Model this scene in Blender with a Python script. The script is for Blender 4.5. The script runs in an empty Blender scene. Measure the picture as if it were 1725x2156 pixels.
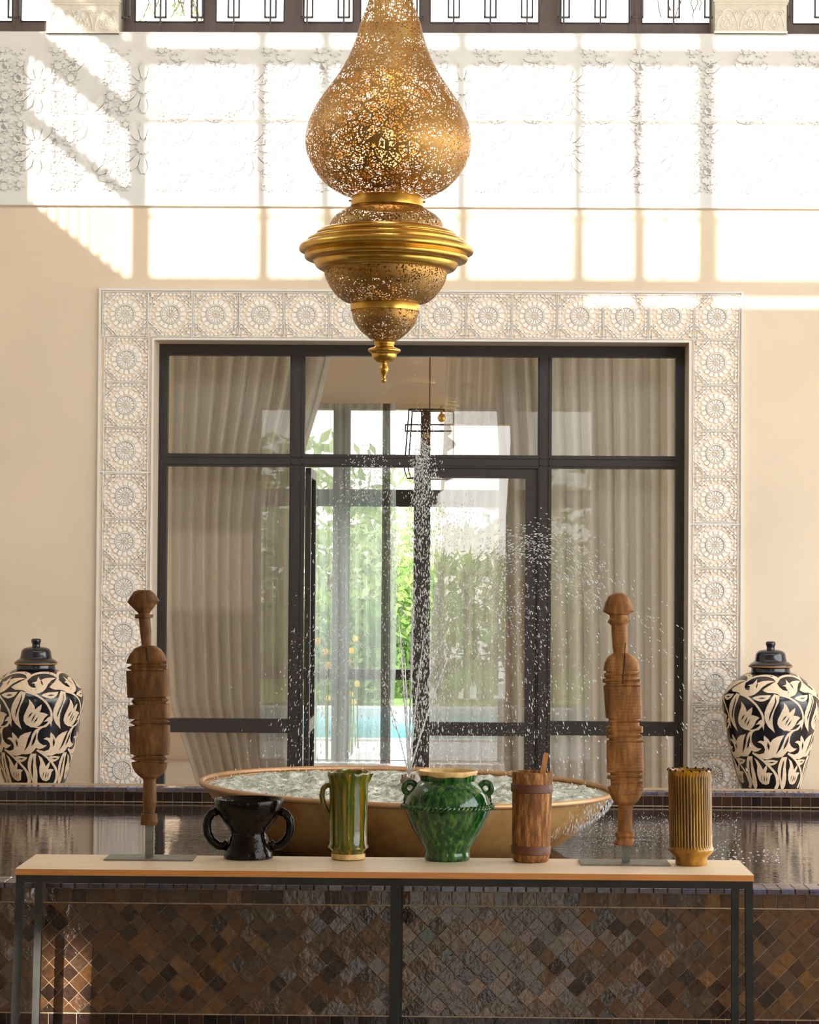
import bpy, bmesh, math, random
import numpy as np
from mathutils import Vector, Matrix

random.seed(7)
rng = np.random.default_rng(11)
scene = bpy.context.scene
col = scene.collection

# ------------------------------------------------------------------ camera
FPX, IW, IH = 5090.0, 1725.0, 2156.0
CAM = Vector((0.0, 0.0, 1.72))
yaw, pitch, roll = math.atan(82.5 / FPX), math.atan(124 / FPX), 0.0068
fwd = Vector((-math.sin(yaw) * math.cos(pitch), math.cos(yaw) * math.cos(pitch), math.sin(pitch)))
r0 = fwd.cross(Vector((0, 0, 1))).normalized()
u0 = r0.cross(fwd).normalized()
rgt = r0 * math.cos(roll) + u0 * math.sin(roll)
upv = u0 * math.cos(roll) - r0 * math.sin(roll)
cam_d = bpy.data.cameras.new('camera')
cam_d.sensor_fit = 'VERTICAL'; cam_d.sensor_height = 36.0; cam_d.sensor_width = 36.0
cam_d.lens = FPX / IH * 36.0
cam_d.clip_start = 0.05; cam_d.clip_end = 400
cam = bpy.data.objects.new('camera', cam_d); col.objects.link(cam)
Rm = Matrix((rgt, upv, -fwd)).transposed()
cam.matrix_world = Matrix.Translation(CAM) @ Rm.to_4x4()
scene.camera = cam

def ray(x, y):
    return rgt * ((x - IW / 2) / FPX) - upv * ((y - IH / 2) / FPX) + fwd
def W(x, y, Y):                      # pixel -> point on the plane at depth Y
    d = ray(x, y); return CAM + d * (Y / d.y)
def WZ(x, y, z):                     # pixel -> point on the horizontal plane z
    d = ray(x, y); return CAM + d * ((z - CAM.z) / d.z)
def S(Y):
    return FPX / (Y * 1.0003)

# depths of the place (metres from the camera)
Y_TABLE, Y_POOL, Y_BASIN, Y_LEDGE, Y_URN, Y_WALL, Y_WIN, Y_FAR = 8.05, 8.60, 10.5, 12.35, 12.93, 13.30, 13.56, 20.0
Z_COP = W(862, 1864, Y_POOL).z

# ------------------------------------------------------------------ sun, sky, exposure
SUN_A, SUN_B, SUN_L = 0.343, 0.27, 5.0
sd = bpy.data.lights.new('sun', 'SUN'); sd.energy = 8.5; sd.angle = math.radians(0.55); sd.color = (1.0, 0.95, 0.87)
so = bpy.data.objects.new('sun', sd); col.objects.link(so)
so.rotation_euler = Vector((SUN_A, 1.0, -SUN_B)).to_track_quat('-Z', 'Y').to_euler()
so.location = (-8, -20, 8)

world = bpy.data.worlds.new('sky'); scene.world = world
world.use_nodes = True
wn = world.node_tree.nodes; wl = world.node_tree.links
for n in list(wn): wn.remove(n)
wo = wn.new('ShaderNodeOutputWorld'); wb = wn.new('ShaderNodeBackground'); wb.inputs['Strength'].default_value = 4.8
wr = wn.new('ShaderNodeValToRGB'); wc = wn.new('ShaderNodeTexCoord'); wx = wn.new('ShaderNodeSeparateXYZ')
wr.color_ramp.elements[0].position = 0.0; wr.color_ramp.elements[0].color = (1.0, 0.97, 0.92, 1)
wr.color_ramp.elements[1].position = 0.7; wr.color_ramp.elements[1].color = (0.72, 0.86, 1.0, 1)
wl.new(wc.outputs['Generated'], wx.inputs[0]); wl.new(wx.outputs['Z'], wr.inputs[0])
wl.new(wr.outputs[0], wb.inputs['Color']); wl.new(wb.outputs[0], wo.inputs['Surface'])

vs = scene.view_settings
vs.view_transform = 'Standard'; vs.look = 'None'; vs.gamma = 1.0; vs.use_curve_mapping = False
vs.exposure = 0.27
try:
    scene.cycles.use_denoising = True
    scene.cycles.denoiser = 'OPENIMAGEDENOISE'
    scene.cycles.max_bounces = 8; scene.cycles.diffuse_bounces = 4; scene.cycles.glossy_bounces = 4
    scene.cycles.transmission_bounces = 6; scene.cycles.transparent_max_bounces = 12
    scene.cycles.caustics_reflective = False; scene.cycles.caustics_refractive = False
    scene.cycles.sample_clamp_indirect = 6.0
except Exception as e:
    print('cycles settings', e)

# ------------------------------------------------------------------ helpers
class MB:
    def __init__(s): s.v = []; s.f = []; s.m = []
    def add(s, vs_, fs, mi=0):
        o = len(s.v); s.v += [tuple(p) for p in vs_]; s.f += [tuple(i + o for i in f) for f in fs]; s.m += [mi] * len(fs); return s
    def box(s, a, b, mi=0):
        x0, y0, z0 = (min(a[i], b[i]) for i in range(3)); x1, y1, z1 = (max(a[i], b[i]) for i in range(3))
        return s.add([(x0,y0,z0),(x1,y0,z0),(x1,y1,z0),(x0,y1,z0),(x0,y0,z1),(x1,y0,z1),(x1,y1,z1),(x0,y1,z1)],
              [(3,2,1,0),(4,5,6,7),(0,1,5,4),(1,2,6,5),(2,3,7,6),(3,0,4,7)], mi)
    def lathe(s, prof, seg=48, c=(0,0,0), cap=True, mi=0):
        vs_ = []; fs = []
        n = len(prof)
        for r, z in prof:
            for k in range(seg):
                t = 2 * math.pi * k / seg
                vs_.append((c[0] + r * math.cos(t), c[1] + r * math.sin(t), c[2] + z))
        for i in range(n - 1):
            for k in range(seg):
                k2 = (k + 1) % seg
                fs.append((i*seg+k, i*seg+k2, (i+1)*seg+k2, (i+1)*seg+k))
        if cap:
            fs.append(tuple(range(seg))[::-1]); fs.append(tuple((n-1)*seg + k for k in range(seg)))
        return s.add(vs_, fs, mi)
    def tube(s, pts, rad, seg=8, mi=0, closed=False):
        pts = [Vector(p) for p in pts]; n = len(pts)
        rads = rad if isinstance(rad, (list, tuple)) else [rad] * n
        vs_ = []; fs = []; prev = None
        for i, p in enumerate(pts):
            if closed: t = (pts[(i+1) % n] - pts[i-1])
            else: t = pts[min(i+1, n-1)] - pts[max(i-1, 0)]
            t.normalize()
            if prev is None:
                a = Vector((0,0,1)) if abs(t.z) < .9 else Vector((0,1,0))
                nn = (a - t * a.dot(t)).normalized()
            else:
                nn = (prev - t * prev.dot(t)).normalized()
            prev = nn; bb = t.cross(nn)
            for k in range(seg):
                an = 2*math.pi*k/seg
                vs_.append(p + (nn*math.cos(an) + bb*math.sin(an)) * rads[i])
        for i in range(n if closed else n - 1):
            j = (i+1) % n
            for k in range(seg):
                k2 = (k+1) % seg
                fs.append((i*seg+k, i*seg+k2, j*seg+k2, j*seg+k))
        if not closed:
            fs.append(tuple(range(seg))[::-1]); fs.append(tuple((n-1)*seg+k for k in range(seg)))
        return s.add(vs_, fs, mi)
    def raised(s, pts, y0, h, inset=0.82, mi=0, c=None):
        """relief piece on a wall that faces -Y: polygon (x,z) raised by h towards -Y"""
        n = len(pts)
        cx = sum(p[0] for p in pts)/n; cz = sum(p[1] for p in pts)/n
        if c: cx, cz = c
        ar = sum(pts[i][0]*pts[(i+1)%n][1]-pts[(i+1)%n][0]*pts[i][1] for i in range(n))
        if ar < 0: pts = pts[::-1]
        vs_ = [(p[0], y0, p[1]) for p in pts] + [(cx+(p[0]-cx)*inset, y0-h, cz+(p[1]-cz)*inset) for p in pts]
        fs = [tuple(n+i for i in range(n))] + [(i, (i+1)%n, n+(i+1)%n, n+i) for i in range(n)]
        return s.add(vs_, fs, mi)
    def strap(s, pts, w, y0, h, mi=0):
        """raised ribbon along (x,z) points"""
        for i in range(len(pts)-1):
            a, b = Vector(pts[i]), Vector(pts[i+1]); d = (b-a)
            if d.length < 1e-6: continue
            d.normalize(); nn = Vector((-d.y, d.x)) * w/2
            q = [a-nn, b-nn, b+nn, a+nn]; qt = [a-nn*.6, b-nn*.6, b+nn*.6, a+nn*.6]
            s.add([(p.x, y0, p.y) for p in q]+[(p.x, y0-h, p.y) for p in qt],
                  [(4,5,6,7),(0,1,5,4),(1,2,6,5),(2,3,7,6),(3,0,4,7)], mi)
        return s
    def prism(s, pts, y0, y1, mi=0):
        """(x,z) outline extruded in Y"""
        n = len(pts)
        ar = sum(pts[i][0]*pts[(i+1)%n][1]-pts[(i+1)%n][0]*pts[i][1] for i in range(n))
        if ar < 0: pts = pts[::-1]
        s.add([(p[0], y0, p[1]) for p in pts]+[(p[0], y1, p[1]) for p in pts],
              [tuple(range(n)), tuple(range(2*n-1, n-1, -1))]+[(i, n+i, n+(i+1)%n, (i+1)%n) for i in range(n)], mi)
        return s
    def mesh(s, name, smooth=False, angle=None):
        me = bpy.data.meshes.new(name); me.from_pydata([tuple(p) for p in s.v], [], s.f)
        if any(s.m): me.polygons.foreach_set('material_index', s.m)
        if smooth or angle: me.polygons.foreach_set('use_smooth', [True]*len(me.polygons))
        if angle: me.set_sharp_from_angle(angle=math.radians(angle))
        me.update(); return me

def link(name, me, mats=None, parent=None, loc=None, rot=None):
    o = bpy.data.objects.new(name, me); col.objects.link(o)
    if me is not None and mats is not None and len(me.materials) == 0:
        for m in (mats if isinstance(mats, (list, tuple)) else [mats]): me.materials.append(m)
    if parent is not None: o.parent = parent
    if loc is not None: o.location = loc
    if rot is not None: o.rotation_euler = rot
    return o
def tag(o, label, cat, group=None, kind=None):
    o['label'] = label; o['category'] = cat
    if group: o['group'] = group
    if kind: o['kind'] = kind
    return o
def thing(name, label, cat, loc=(0,0,0), group=None, kind=None, rot=None):
    o = bpy.data.objects.new(name, None); o.empty_display_size = .05; col.objects.link(o); o.location = loc
    if rot: o.rotation_euler = rot
    return tag(o, label, cat, group, kind)
def structure(name, mb, m, label, cat, parent=None, smooth=False):
    o = link(name, mb.mesh(name, smooth), m, parent)
    if parent is None: tag(o, label, cat, kind='structure')
    return o

# ------------------------------------------------------------------ materials
def srgb(r, g, b):
    f = lambda c: (c/255)/12.92 if c/255 <= .04045 else ((c/255+.055)/1.055)**2.4
    return (f(r), f(g), f(b), 1)
class NT:
    def __init__(s, name):
        s.m = bpy.data.materials.new(name); s.m.use_nodes = True; s.t = s.m.node_tree
        for n in list(s.t.nodes): s.t.nodes.remove(n)
        s.out = s.t.nodes.new('ShaderNodeOutputMaterial')
    def n(s, typ, **kw):
        nd = s.t.nodes.new(typ)
        for k, v in kw.items():
            if k.startswith('i_'):
                key = k[2:]
                nd.inputs[int(key) if key.isdigit() else key.replace('_', ' ')].default_value = v
            else: setattr(nd, k, v)
        return nd
    def l(s, a, b): s.t.links.new(a, b)
    def coords(s, kind='Object', scale=(1,1,1), rand=False):
        tc = s.n('ShaderNodeTexCoord'); mp = s.n('ShaderNodeMapping'); mp.inputs['Scale'].default_value = scale
        s.l(tc.outputs[kind], mp.inputs['Vector'])
        if rand:
            oi = s.n('ShaderNodeObjectInfo'); ml = s.n('ShaderNodeMath', operation='MULTIPLY'); ml.inputs[1].default_value = 57.0
            s.l(oi.outputs['Random'], ml.inputs[0]); ad = s.n('ShaderNodeVectorMath', operation='ADD')
            cb = s.n('ShaderNodeCombineXYZ'); s.l(ml.outputs[0], cb.inputs[0]); s.l(ml.outputs[0], cb.inputs[2])
            s.l(mp.outputs[0], ad.inputs[0]); s.l(cb.outputs[0], ad.inputs[1]); return ad.outputs[0]
        return mp.outputs[0]
    def noise(s, vec, scale=5, detail=4, rough=.55):
        nz = s.n('ShaderNodeTexNoise'); nz.inputs['Scale'].default_value = scale; nz.inputs['Detail'].default_value = detail
        nz.inputs['Roughness'].default_value = rough
        if vec is not None: s.l(vec, nz.inputs['Vector'])
        return nz.outputs[0]
    def ramp(s, fac, stops, interp='LINEAR'):
        r = s.n('ShaderNodeValToRGB'); r.color_ramp.interpolation = interp
        e = r.color_ramp.elements
        while len(e) < len(stops): e.new(0.5)
        for i, (p, c) in enumerate(stops): e[i].position = p; e[i].color = c if len(c) == 4 else (*c, 1)
        s.l(fac, r.inputs[0]); return r.outputs[0]
    def bump(s, h, strength=.3, dist=.01):
        b = s.n('ShaderNodeBump'); b.inputs['Strength'].default_value = strength; b.inputs['Distance'].default_value = dist
        s.l(h, b.inputs['Height']); return b.outputs[0]
    def bsdf(s, color=None, rough=.5, metal=0, spec=.5, coat=0, normal=None, trans=0, ior=1.5):
        p = s.n('ShaderNodeBsdfPrincipled')
        if color is not None:
            if hasattr(color, 'is_linked') or hasattr(color, 'links'): s.l(color, p.inputs['Base Color'])
            else: p.inputs['Base Color'].default_value = color if len(color) == 4 else (*color, 1)
        if hasattr(rough, 'links'): s.l(rough, p.inputs['Roughness'])
        else: p.inputs['Roughness'].default_value = rough
        p.inputs['Metallic'].default_value = metal; p.inputs['Specular IOR Level'].default_value = spec
        p.inputs['Coat Weight'].default_value = coat; p.inputs['Coat Roughness'].default_value = .05
        p.inputs['Transmission Weight'].default_value = trans; p.inputs['IOR'].default_value = ior
        if normal is not None: s.l(normal, p.inputs['Normal'])
        return p
    def done(s, sh): s.l(sh, s.out.inputs['Surface']); return s.m
def simple(name, c, rough=.6, metal=0, spec=.5, coat=0, var=.12, scale=12, bump=.0, bscale=60, vscale=(1,1,1), rand=False):
    t = NT(name); v = t.coords('Object', vscale, rand)
    c2 = tuple(x*(1-var) for x in c[:3]); c3 = tuple(min(1, x*(1+var)) for x in c[:3])
    colr = t.ramp(t.noise(v, scale, 5), [(.3, c2), (.7, c3)])
    nm = t.bump(t.noise(v, bscale, 4), bump, .004) if bump else None
    return t.done(t.bsdf(colr, rough, metal, spec, coat, nm).outputs[0])

M = {}
M['tadelakt'] = simple('tadelakt_plaster', srgb(232, 212, 186), .55, var=.06, scale=1.6, bump=.05, bscale=9, spec=.3)
M['white_plaster'] = simple('white_plaster', srgb(236, 233, 228), .75, var=.025, scale=6, bump=.04, bscale=80, spec=.2)
M['carved'] = simple('carved_plaster', srgb(254, 250, 243), .8, var=.015, scale=30, spec=.15)
M['shade_tinted_ground'] = simple('carved_plaster_shade_tint', srgb(248, 227, 202), .85, var=.06, scale=20, spec=.1)  # warm tan of the shaded recesses is put into the ground colour
M['stone'] = simple('capital_stone', srgb(236, 227, 210), .8, var=.06, scale=20, bump=.1, bscale=120, spec=.15)
M['window_metal'] = simple('dark_window_metal', srgb(52, 44, 42), .42, var=.15, scale=30, spec=.5)
M['upper_metal'] = simple('bronze_window_metal', srgb(104, 88, 82), .45, var=.1, scale=30, spec=.5)
M['terrace'] = simple('terrace_stone', srgb(196, 180, 160), .5, var=.1, scale=3)
M['grille'] = simple('grille_iron', srgb(84, 76, 74), .45, metal=.4, var=.15, scale=40)
M['black_steel'] = simple('blackened_steel', srgb(52, 50, 47), .5, metal=.6, var=.3, scale=9, bump=.1, bscale=50)
M['floor'] = simple('floor_stone', srgb(112, 94, 76), .14, var=.15, scale=3)
M['hall'] = simple('hall_plaster', srgb(218, 206, 188), .8, var=.04, scale=2)
M['grout'] = simple('zellige_grout', srgb(184, 156, 122), .9, var=.2, scale=40)

def brass(name, c1, c2, rough, pierced=False, hscale=150.0):
    t = NT(name); v = t.coords('Object')
    colr = t.ramp(t.noise(v, 14, 6), [(.25, c1), (.75, c2)])
    p = t.bsdf(colr, rough, 1.0, normal=t.bump(t.noise(v, 40, 3), .06, .004))
    if not pierced: return t.done(p.outputs[0])
    vo = t.n('ShaderNodeTexVoronoi', feature='F1'); vo.inputs['Scale'].default_value = hscale; t.l(v, vo.inputs['Vector'])
    th = t.noise(v, 16, 2); mr = t.n('ShaderNodeMapRange'); mr.inputs[1].default_value = .3; mr.inputs[2].default_value = .7
    mr.inputs[3].default_value = .37; mr.inputs[4].default_value = .54; t.l(th, mr.inputs[0])
    lt = t.n('ShaderNodeMath', operation='LESS_THAN'); t.l(vo.outputs['Distance'], lt.inputs[0]); t.l(mr.outputs[0], lt.inputs[1])
    ve = t.n('ShaderNodeTexVoronoi', feature='DISTANCE_TO_EDGE'); ve.inputs['Scale'].default_value = hscale*.14; t.l(v, ve.inputs['Vector'])
    ge = t.n('ShaderNodeMath', operation='GREATER_THAN'); ge.inputs[1].default_value = .05; t.l(ve.outputs['Distance'], ge.inputs[0])
    mu = t.n('ShaderNodeMath', operation='MULTIPLY'); t.l(lt.outputs[0], mu.inputs[0]); t.l(ge.outputs[0], mu.inputs[1])
    tr = t.n('ShaderNodeBsdfTransparent'); mx = t.n('ShaderNodeMixShader')
    t.l(mu.outputs[0], mx.inputs[0]); t.l(p.outputs[0], mx.inputs[1]); t.l(tr.outputs[0], mx.inputs[2])
    return t.done(mx.outputs[0])
M['brass'] = brass('polished_brass', (.50,.27,.045), (.70,.42,.09), .28)
M['brass_pierced'] = brass('pierced_brass', (.33,.18,.055), (.47,.27,.08), .5, True)

def glass(name, tint=(1,1,1), ior=1.5):
    t = NT(name)
    fr = t.n('ShaderNodeFresnel'); fr.inputs[0].default_value = ior
    tr = t.n('ShaderNodeBsdfTransparent'); tr.inputs[0].default_value = (*tint, 1)
    gl = t.n('ShaderNodeBsdfGlossy'); gl.inputs['Roughness'].default_value = .0
    mx = t.n('ShaderNodeMixShader'); t.l(fr.outputs[0], mx.inputs[0]); t.l(tr.outputs[0], mx.inputs[1]); t.l(gl.outputs[0], mx.inputs[2])
    return t.done(mx.outputs[0])
M['glass'] = glass('window_glass', (.99,.99,.985), 1.7)

def cloth(name, c, transp, transl=.45, wv=900):
    t = NT(name); v = t.coords('Object')
    c2 = tuple(x*.85 for x in c[:3])
    colr = t.ramp(t.noise(v, 130, 3), [(.3, c2), (.7, c[:3])])
    d = t.n('ShaderNodeBsdfDiffuse'); tl = t.n('ShaderNodeBsdfTranslucent'); t.l(colr, d.inputs[0]); t.l(colr, tl.inputs[0])
    m1 = t.n('ShaderNodeMixShader'); m1.inputs[0].default_value = transl; t.l(d.outputs[0], m1.inputs[1]); t.l(tl.outputs[0], m1.inputs[2])
    tr = t.n('ShaderNodeBsdfTransparent'); m2 = t.n('ShaderNodeMixShader'); m2.inputs[0].default_value = transp
    t.l(m1.outputs[0], m2.inputs[1]); t.l(tr.outputs[0], m2.inputs[2])
    return t.done(m2.outputs[0])
M['linen'] = cloth('linen_curtain', srgb(250, 241, 228), .04, .30)
M['sheer'] = cloth('sheer_voile', srgb(200, 200, 194), .27, .45)
M['half_sheer'] = cloth('half_sheer_linen', srgb(226, 212, 194), .34, .45)

def zellige(name, stops, island=False, rough=.13, bump=.22, spec=.9):
    t = NT(name); v = t.coords('Object', (1,1,1), not island)
    if island:
        g = t.n('ShaderNodeNewGeometry'); fac = g.outputs['Random Per Island']
    else:
        oi = t.n('ShaderNodeObjectInfo'); fac = oi.outputs['Random']
    base = t.ramp(fac, stops)
    nz = t.noise(v, 60, 4)
    dk = t.ramp(nz, [(.25, (.55,.55,.55)), (.7, (1.25,1.25,1.25))])
    mu = t.n('ShaderNodeMix', data_type='RGBA', blend_type='MULTIPLY'); mu.inputs[0].default_value = 1
    t.l(base, mu.inputs[6]); t.l(dk, mu.inputs[7])
    n2 = t.noise(v, 42, 3, .6)
    p = t.bsdf(mu.outputs[2], rough, 0, spec, .0, t.bump(n2, bump, .006))
    return t.done(p.outputs[0])
BROWN = [(0, srgb(46,32,25)), (.22, srgb(74,52,38)), (.45, srgb(98,66,40)), (.7, srgb(82,60,44)), (.86, srgb(120,80,42)), (1, srgb(60,50,44))]
DARK = [(0, srgb(26,18,17)), (.3, srgb(48,30,25)), (.6, srgb(62,38,28)), (.85, srgb(36,28,30)), (1, srgb(70,52,34))]
PLUM = [(0, srgb(82,68,78)), (.4, srgb(104,88,92)), (.7, srgb(96,92,114)), (1, srgb(76,74,100))]
M['tile'] = zellige('zellige_brown', BROWN)
M['tile_island'] = zellige('zellige_brown_field', BROWN, True)
M['tile_dark'] = zellige('zellige_dark', DARK, rough=.14, bump=.15, spec=.4)
M['tile_plum'] = zellige('zellige_plum', PLUM, rough=.14, bump=.15)
# ================================================================== LARGE STRUCTURE
def XW(x, y=900): return W(x, y, Y_WALL).x
def ZW(y, x=885): return W(x, y, Y_WALL).z
def shx(x, y=400): return XW(x, y) - SUN_A * SUN_L        # where a shadow edge on the back wall starts on the opposite clerestory
def shz(y, x=885): return ZW(y, x) + SUN_B * SUN_L
Y_CLER = Y_WALL - SUN_L
X_LEFT = shx(300); X_RIGHT = 4.4
Z_SILL = ZW(72); Z_BAND0, Z_BAND1 = ZW(437), ZW(76)
Z_ROOF = 6.6; Z_HALL = 4.05; Z_IN = 0.15

# floors and ground
structure('floor', MB().box((-6.6, -3.3, -.2), (5.2, Y_POOL, 0)), M['floor'], 'brown stone floor of the hall before the pool', 'floor')
structure('floor_terrace', MB().box((X_LEFT, Y_LEDGE+.2, -.2), (X_RIGHT, Y_WIN+.1, .30)), M['terrace'], 'stone floor behind the pool under the urns', 'floor')
structure('floor_salon', MB().box((-5, Y_WIN+.1, -.2), (5, Y_FAR+.1, Z_IN)), M['terrace'], 'stone floor of the salon behind the glass doors', 'floor')
M['paving'] = simple('garden_paving', srgb(214, 206, 196), .8, var=.08, scale=2)
M['lawn'] = simple('lawn_grass', srgb(120, 150, 62), .9, var=.3, scale=8)
structure('ground_terrace', MB().box((-30, Y_FAR+.1, -.25), (30, 23.7, .05)), M['paving'], 'pale paved terrace beside the garden pool', 'terrace')
structure('ground_lawn', MB().box((-60, 29.0, -.25), (60, 120, .06)), M['lawn'], 'green lawn beyond the garden pool', 'lawn')
structure('ground_court', MB().box((-60, -60, -.4), (60, -3.3, -.05)).box((5.2, -3.3, -.4), (60, Y_FAR+.1, -.05)).box((-60,-3.3,-.4),(-6.6,Y_FAR+.1,-.05)), M['paving'], 'pale paved court around the house', 'ground')
t = NT('garden_pool_water'); v = t.coords('Object')
M['turq'] = t.done(t.bsdf(srgb(96, 196, 200), .12, 0, .5, 0, t.bump(t.noise(v, 6, 3), .3, .02)).outputs[0])
structure('ground_pool_edge', MB().box((-30, 28.5, -.25), (30, 29.0, .10)).box((-30,23.7,-.25),(30,23.9,.07)), M['paving'], 'pale coping around the garden pool', 'pool edge')
tag(link('garden_pool_water', MB().box((-30, 23.9, -.25), (30, 28.5, 0.0)).mesh('garden_pool_water'), M['turq']), 'turquoise water of the swimming pool beyond the salon', 'water', kind='stuff')

# ---- back wall with the doorway
D_X0, D_X1 = XW(321, 1200), XW(1449, 1200); D_Z1 = ZW(719)
F_X0, F_X1 = XW(204, 1200), XW(1563, 1200); F_Z1 = ZW(611)
YB = Y_WIN + .06
w = MB()
w.box((X_LEFT-.3, Y_WALL, -.2), (D_X0, YB, Z_SILL)); w.box((D_X1, Y_WALL, -.2), (X_RIGHT+.2, YB, Z_SILL))
w.box((D_X0, Y_WALL, D_Z1), (D_X1, YB, Z_SILL)); w.box((D_X0, Y_WALL, -.2), (D_X1, YB, .2))
wall_back = structure('wall_back', w, M['tadelakt'], 'warm beige polished plaster wall around the glass doors', 'wall')
w = MB().box((X_LEFT-.3, Y_WALL, Z_SILL+.9), (X_RIGHT+.2, YB, Z_ROOF))
structure('wall_back_upper', w, M['white_plaster'], 'white plaster lintel over the upper windows', 'wall')
# white band
YBAND = Y_WALL - .035
tb = MB().box((X_LEFT, YBAND, Z_BAND0), (X_RIGHT, Y_WALL+.001, Z_SILL))
trim_band = structure('trim_1', tb, M['white_plaster'], 'white plaster frieze under the upper windows carved with star bursts', 'frieze')

# carved star-burst frieze panels (one unit, repeated along the band)
PW = 224 / S(Y_WALL); PH2 = 128 / S(Y_WALL)
zf0, zf1 = ZW(409), ZW(101)
FH = zf1 - zf0
def burst(mb, cx, cz, R, clip, hh=.016):
    for k in range(12):
        a = math.pi/6*k
        ca, sa = math.cos(a), math.sin(a)
        def P(u, v): return (cx + u*ca - v*sa, cz + u*sa + v*ca)
        w1, w2 = R*.11, R*.19
        pts = [P(R*.30, 0), P(R*.42, -w1), P(R*.72, -w2*.9), P(R*.98, -w2*.35), P(R*.98, w2*.35), P(R*.72, w2*.9), P(R*.42, w1)]
        if all(clip[0] < p[0] < clip[1] and clip[2] < p[1] < clip[3] for p in pts): mb.raised(pts, 0, hh, .96)
    pts = []
    for k in range(24):
        a = math.pi/12*k; r = R*(.27 if k % 2 == 0 else .20)
        pts.append((cx+r*math.cos(a), cz+r*math.sin(a)))
    if all(clip[0] < p[0] < clip[1] and clip[2] < p[1] < clip[3] for p in pts): mb.raised(pts, 0, hh, .97)
def starlet(mb, cx, cz, r, clip, n=9, hh=.016):
    pts = []
    for k in range(2*n):
        a = math.pi/n*k + .2; q = r if k % 2 == 0 else r*.74
        pts.append((cx+q*math.cos(a), cz+q*math.sin(a)))
    if all(clip[0] < p[0] < clip[1] and clip[2] < p[1] < clip[3] for p in pts): mb.raised(pts, 0, hh, .95)
    for k in range(n):
        a = 2*math.pi/n*k + .2 + math.pi/n
        ca, sa = math.cos(a), math.sin(a)
        P = lambda u, v: (cx+u*ca-v*sa, cz+u*sa+v*ca)
        q = [P(r*1.12, 0), P(r*1.4, -r*.26), P(r*1.78, -r*.22), P(r*1.62, 0), P(r*1.78, r*.22), P(r*1.4, r*.26)]
        if all(clip[0] < p[0] < clip[1] and clip[2] < p[1] < clip[3] for p in q): mb.raised(q, 0, hh, .9)
mb = MB(); clip = (-PW/2, PW/2, 0, FH)
R = .145
for i in (-1, 0, 1):
    for j in range(-1, 4):
        burst(mb, i*PW/2, FH - .068 - (j + (.5 if i == 0 else 0))*PH2, R, clip)
for j in range(-1, 7):
    z = FH - .068 - PH2/4 - j*PH2/2
    for sx in (-1, 1):
        starlet(mb, sx*PW*.25 - .035, z + .034, .024, clip); starlet(mb, sx*PW*.25 + .035, z - .034, .024, clip)
        starlet(mb, sx*PW*.25 - .05, z - .045, .018, clip, 7); starlet(mb, sx*PW*.25 + .05, z + .045, .018, clip, 7)
fr_me = mb.mesh('carved_panel'); fr_me.materials.append(M['white_plaster'])
xs = XW(75)
k0 = math.floor((X_LEFT - xs)/PW) + 1
for k in range(k0, int((X_RIGHT - xs)/PW)):
    link('carved_panel', fr_me, None, trim_band, (xs + k*PW, YBAND+.0005, zf0))

# ---- carved surround of the doorway: border strips and rosette tiles
MOD = (F_X1 - F_X0 - .036) / 14.0
bw = .011
tr2 = MB(); y0 = Y_WALL - .022; yb = Y_WALL + .001
for a, b in (((F_X0, F_Z1-bw), (F_X1, F_Z1)), ((F_X0, .3), (F_X0+bw, F_Z1-bw)), ((F_X1-bw, .3), (F_X1, F_Z1-bw)),
             ((D_X0-bw, D_Z1), (D_X1+bw, D_Z1+bw)), ((D_X0-bw, .3), (D_X0, D_Z1)), ((D_X1, .3), (D_X1+bw, D_Z1))):
    tr2.box((a[0], y0, a[1]), (b[0], yb, b[1]))
trim_door = structure('trim_2', tr2, M['white_plaster'], 'white carved plaster surround with star rosettes framing the doorway', 'door surround')
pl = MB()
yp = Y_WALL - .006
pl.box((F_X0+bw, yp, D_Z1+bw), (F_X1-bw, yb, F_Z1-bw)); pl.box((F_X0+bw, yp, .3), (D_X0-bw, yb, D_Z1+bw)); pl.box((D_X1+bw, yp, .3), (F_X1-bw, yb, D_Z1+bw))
link('shade_tinted_ground', pl.mesh('shade_tinted_ground'), M['shade_tinted_ground'], trim_door)

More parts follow.
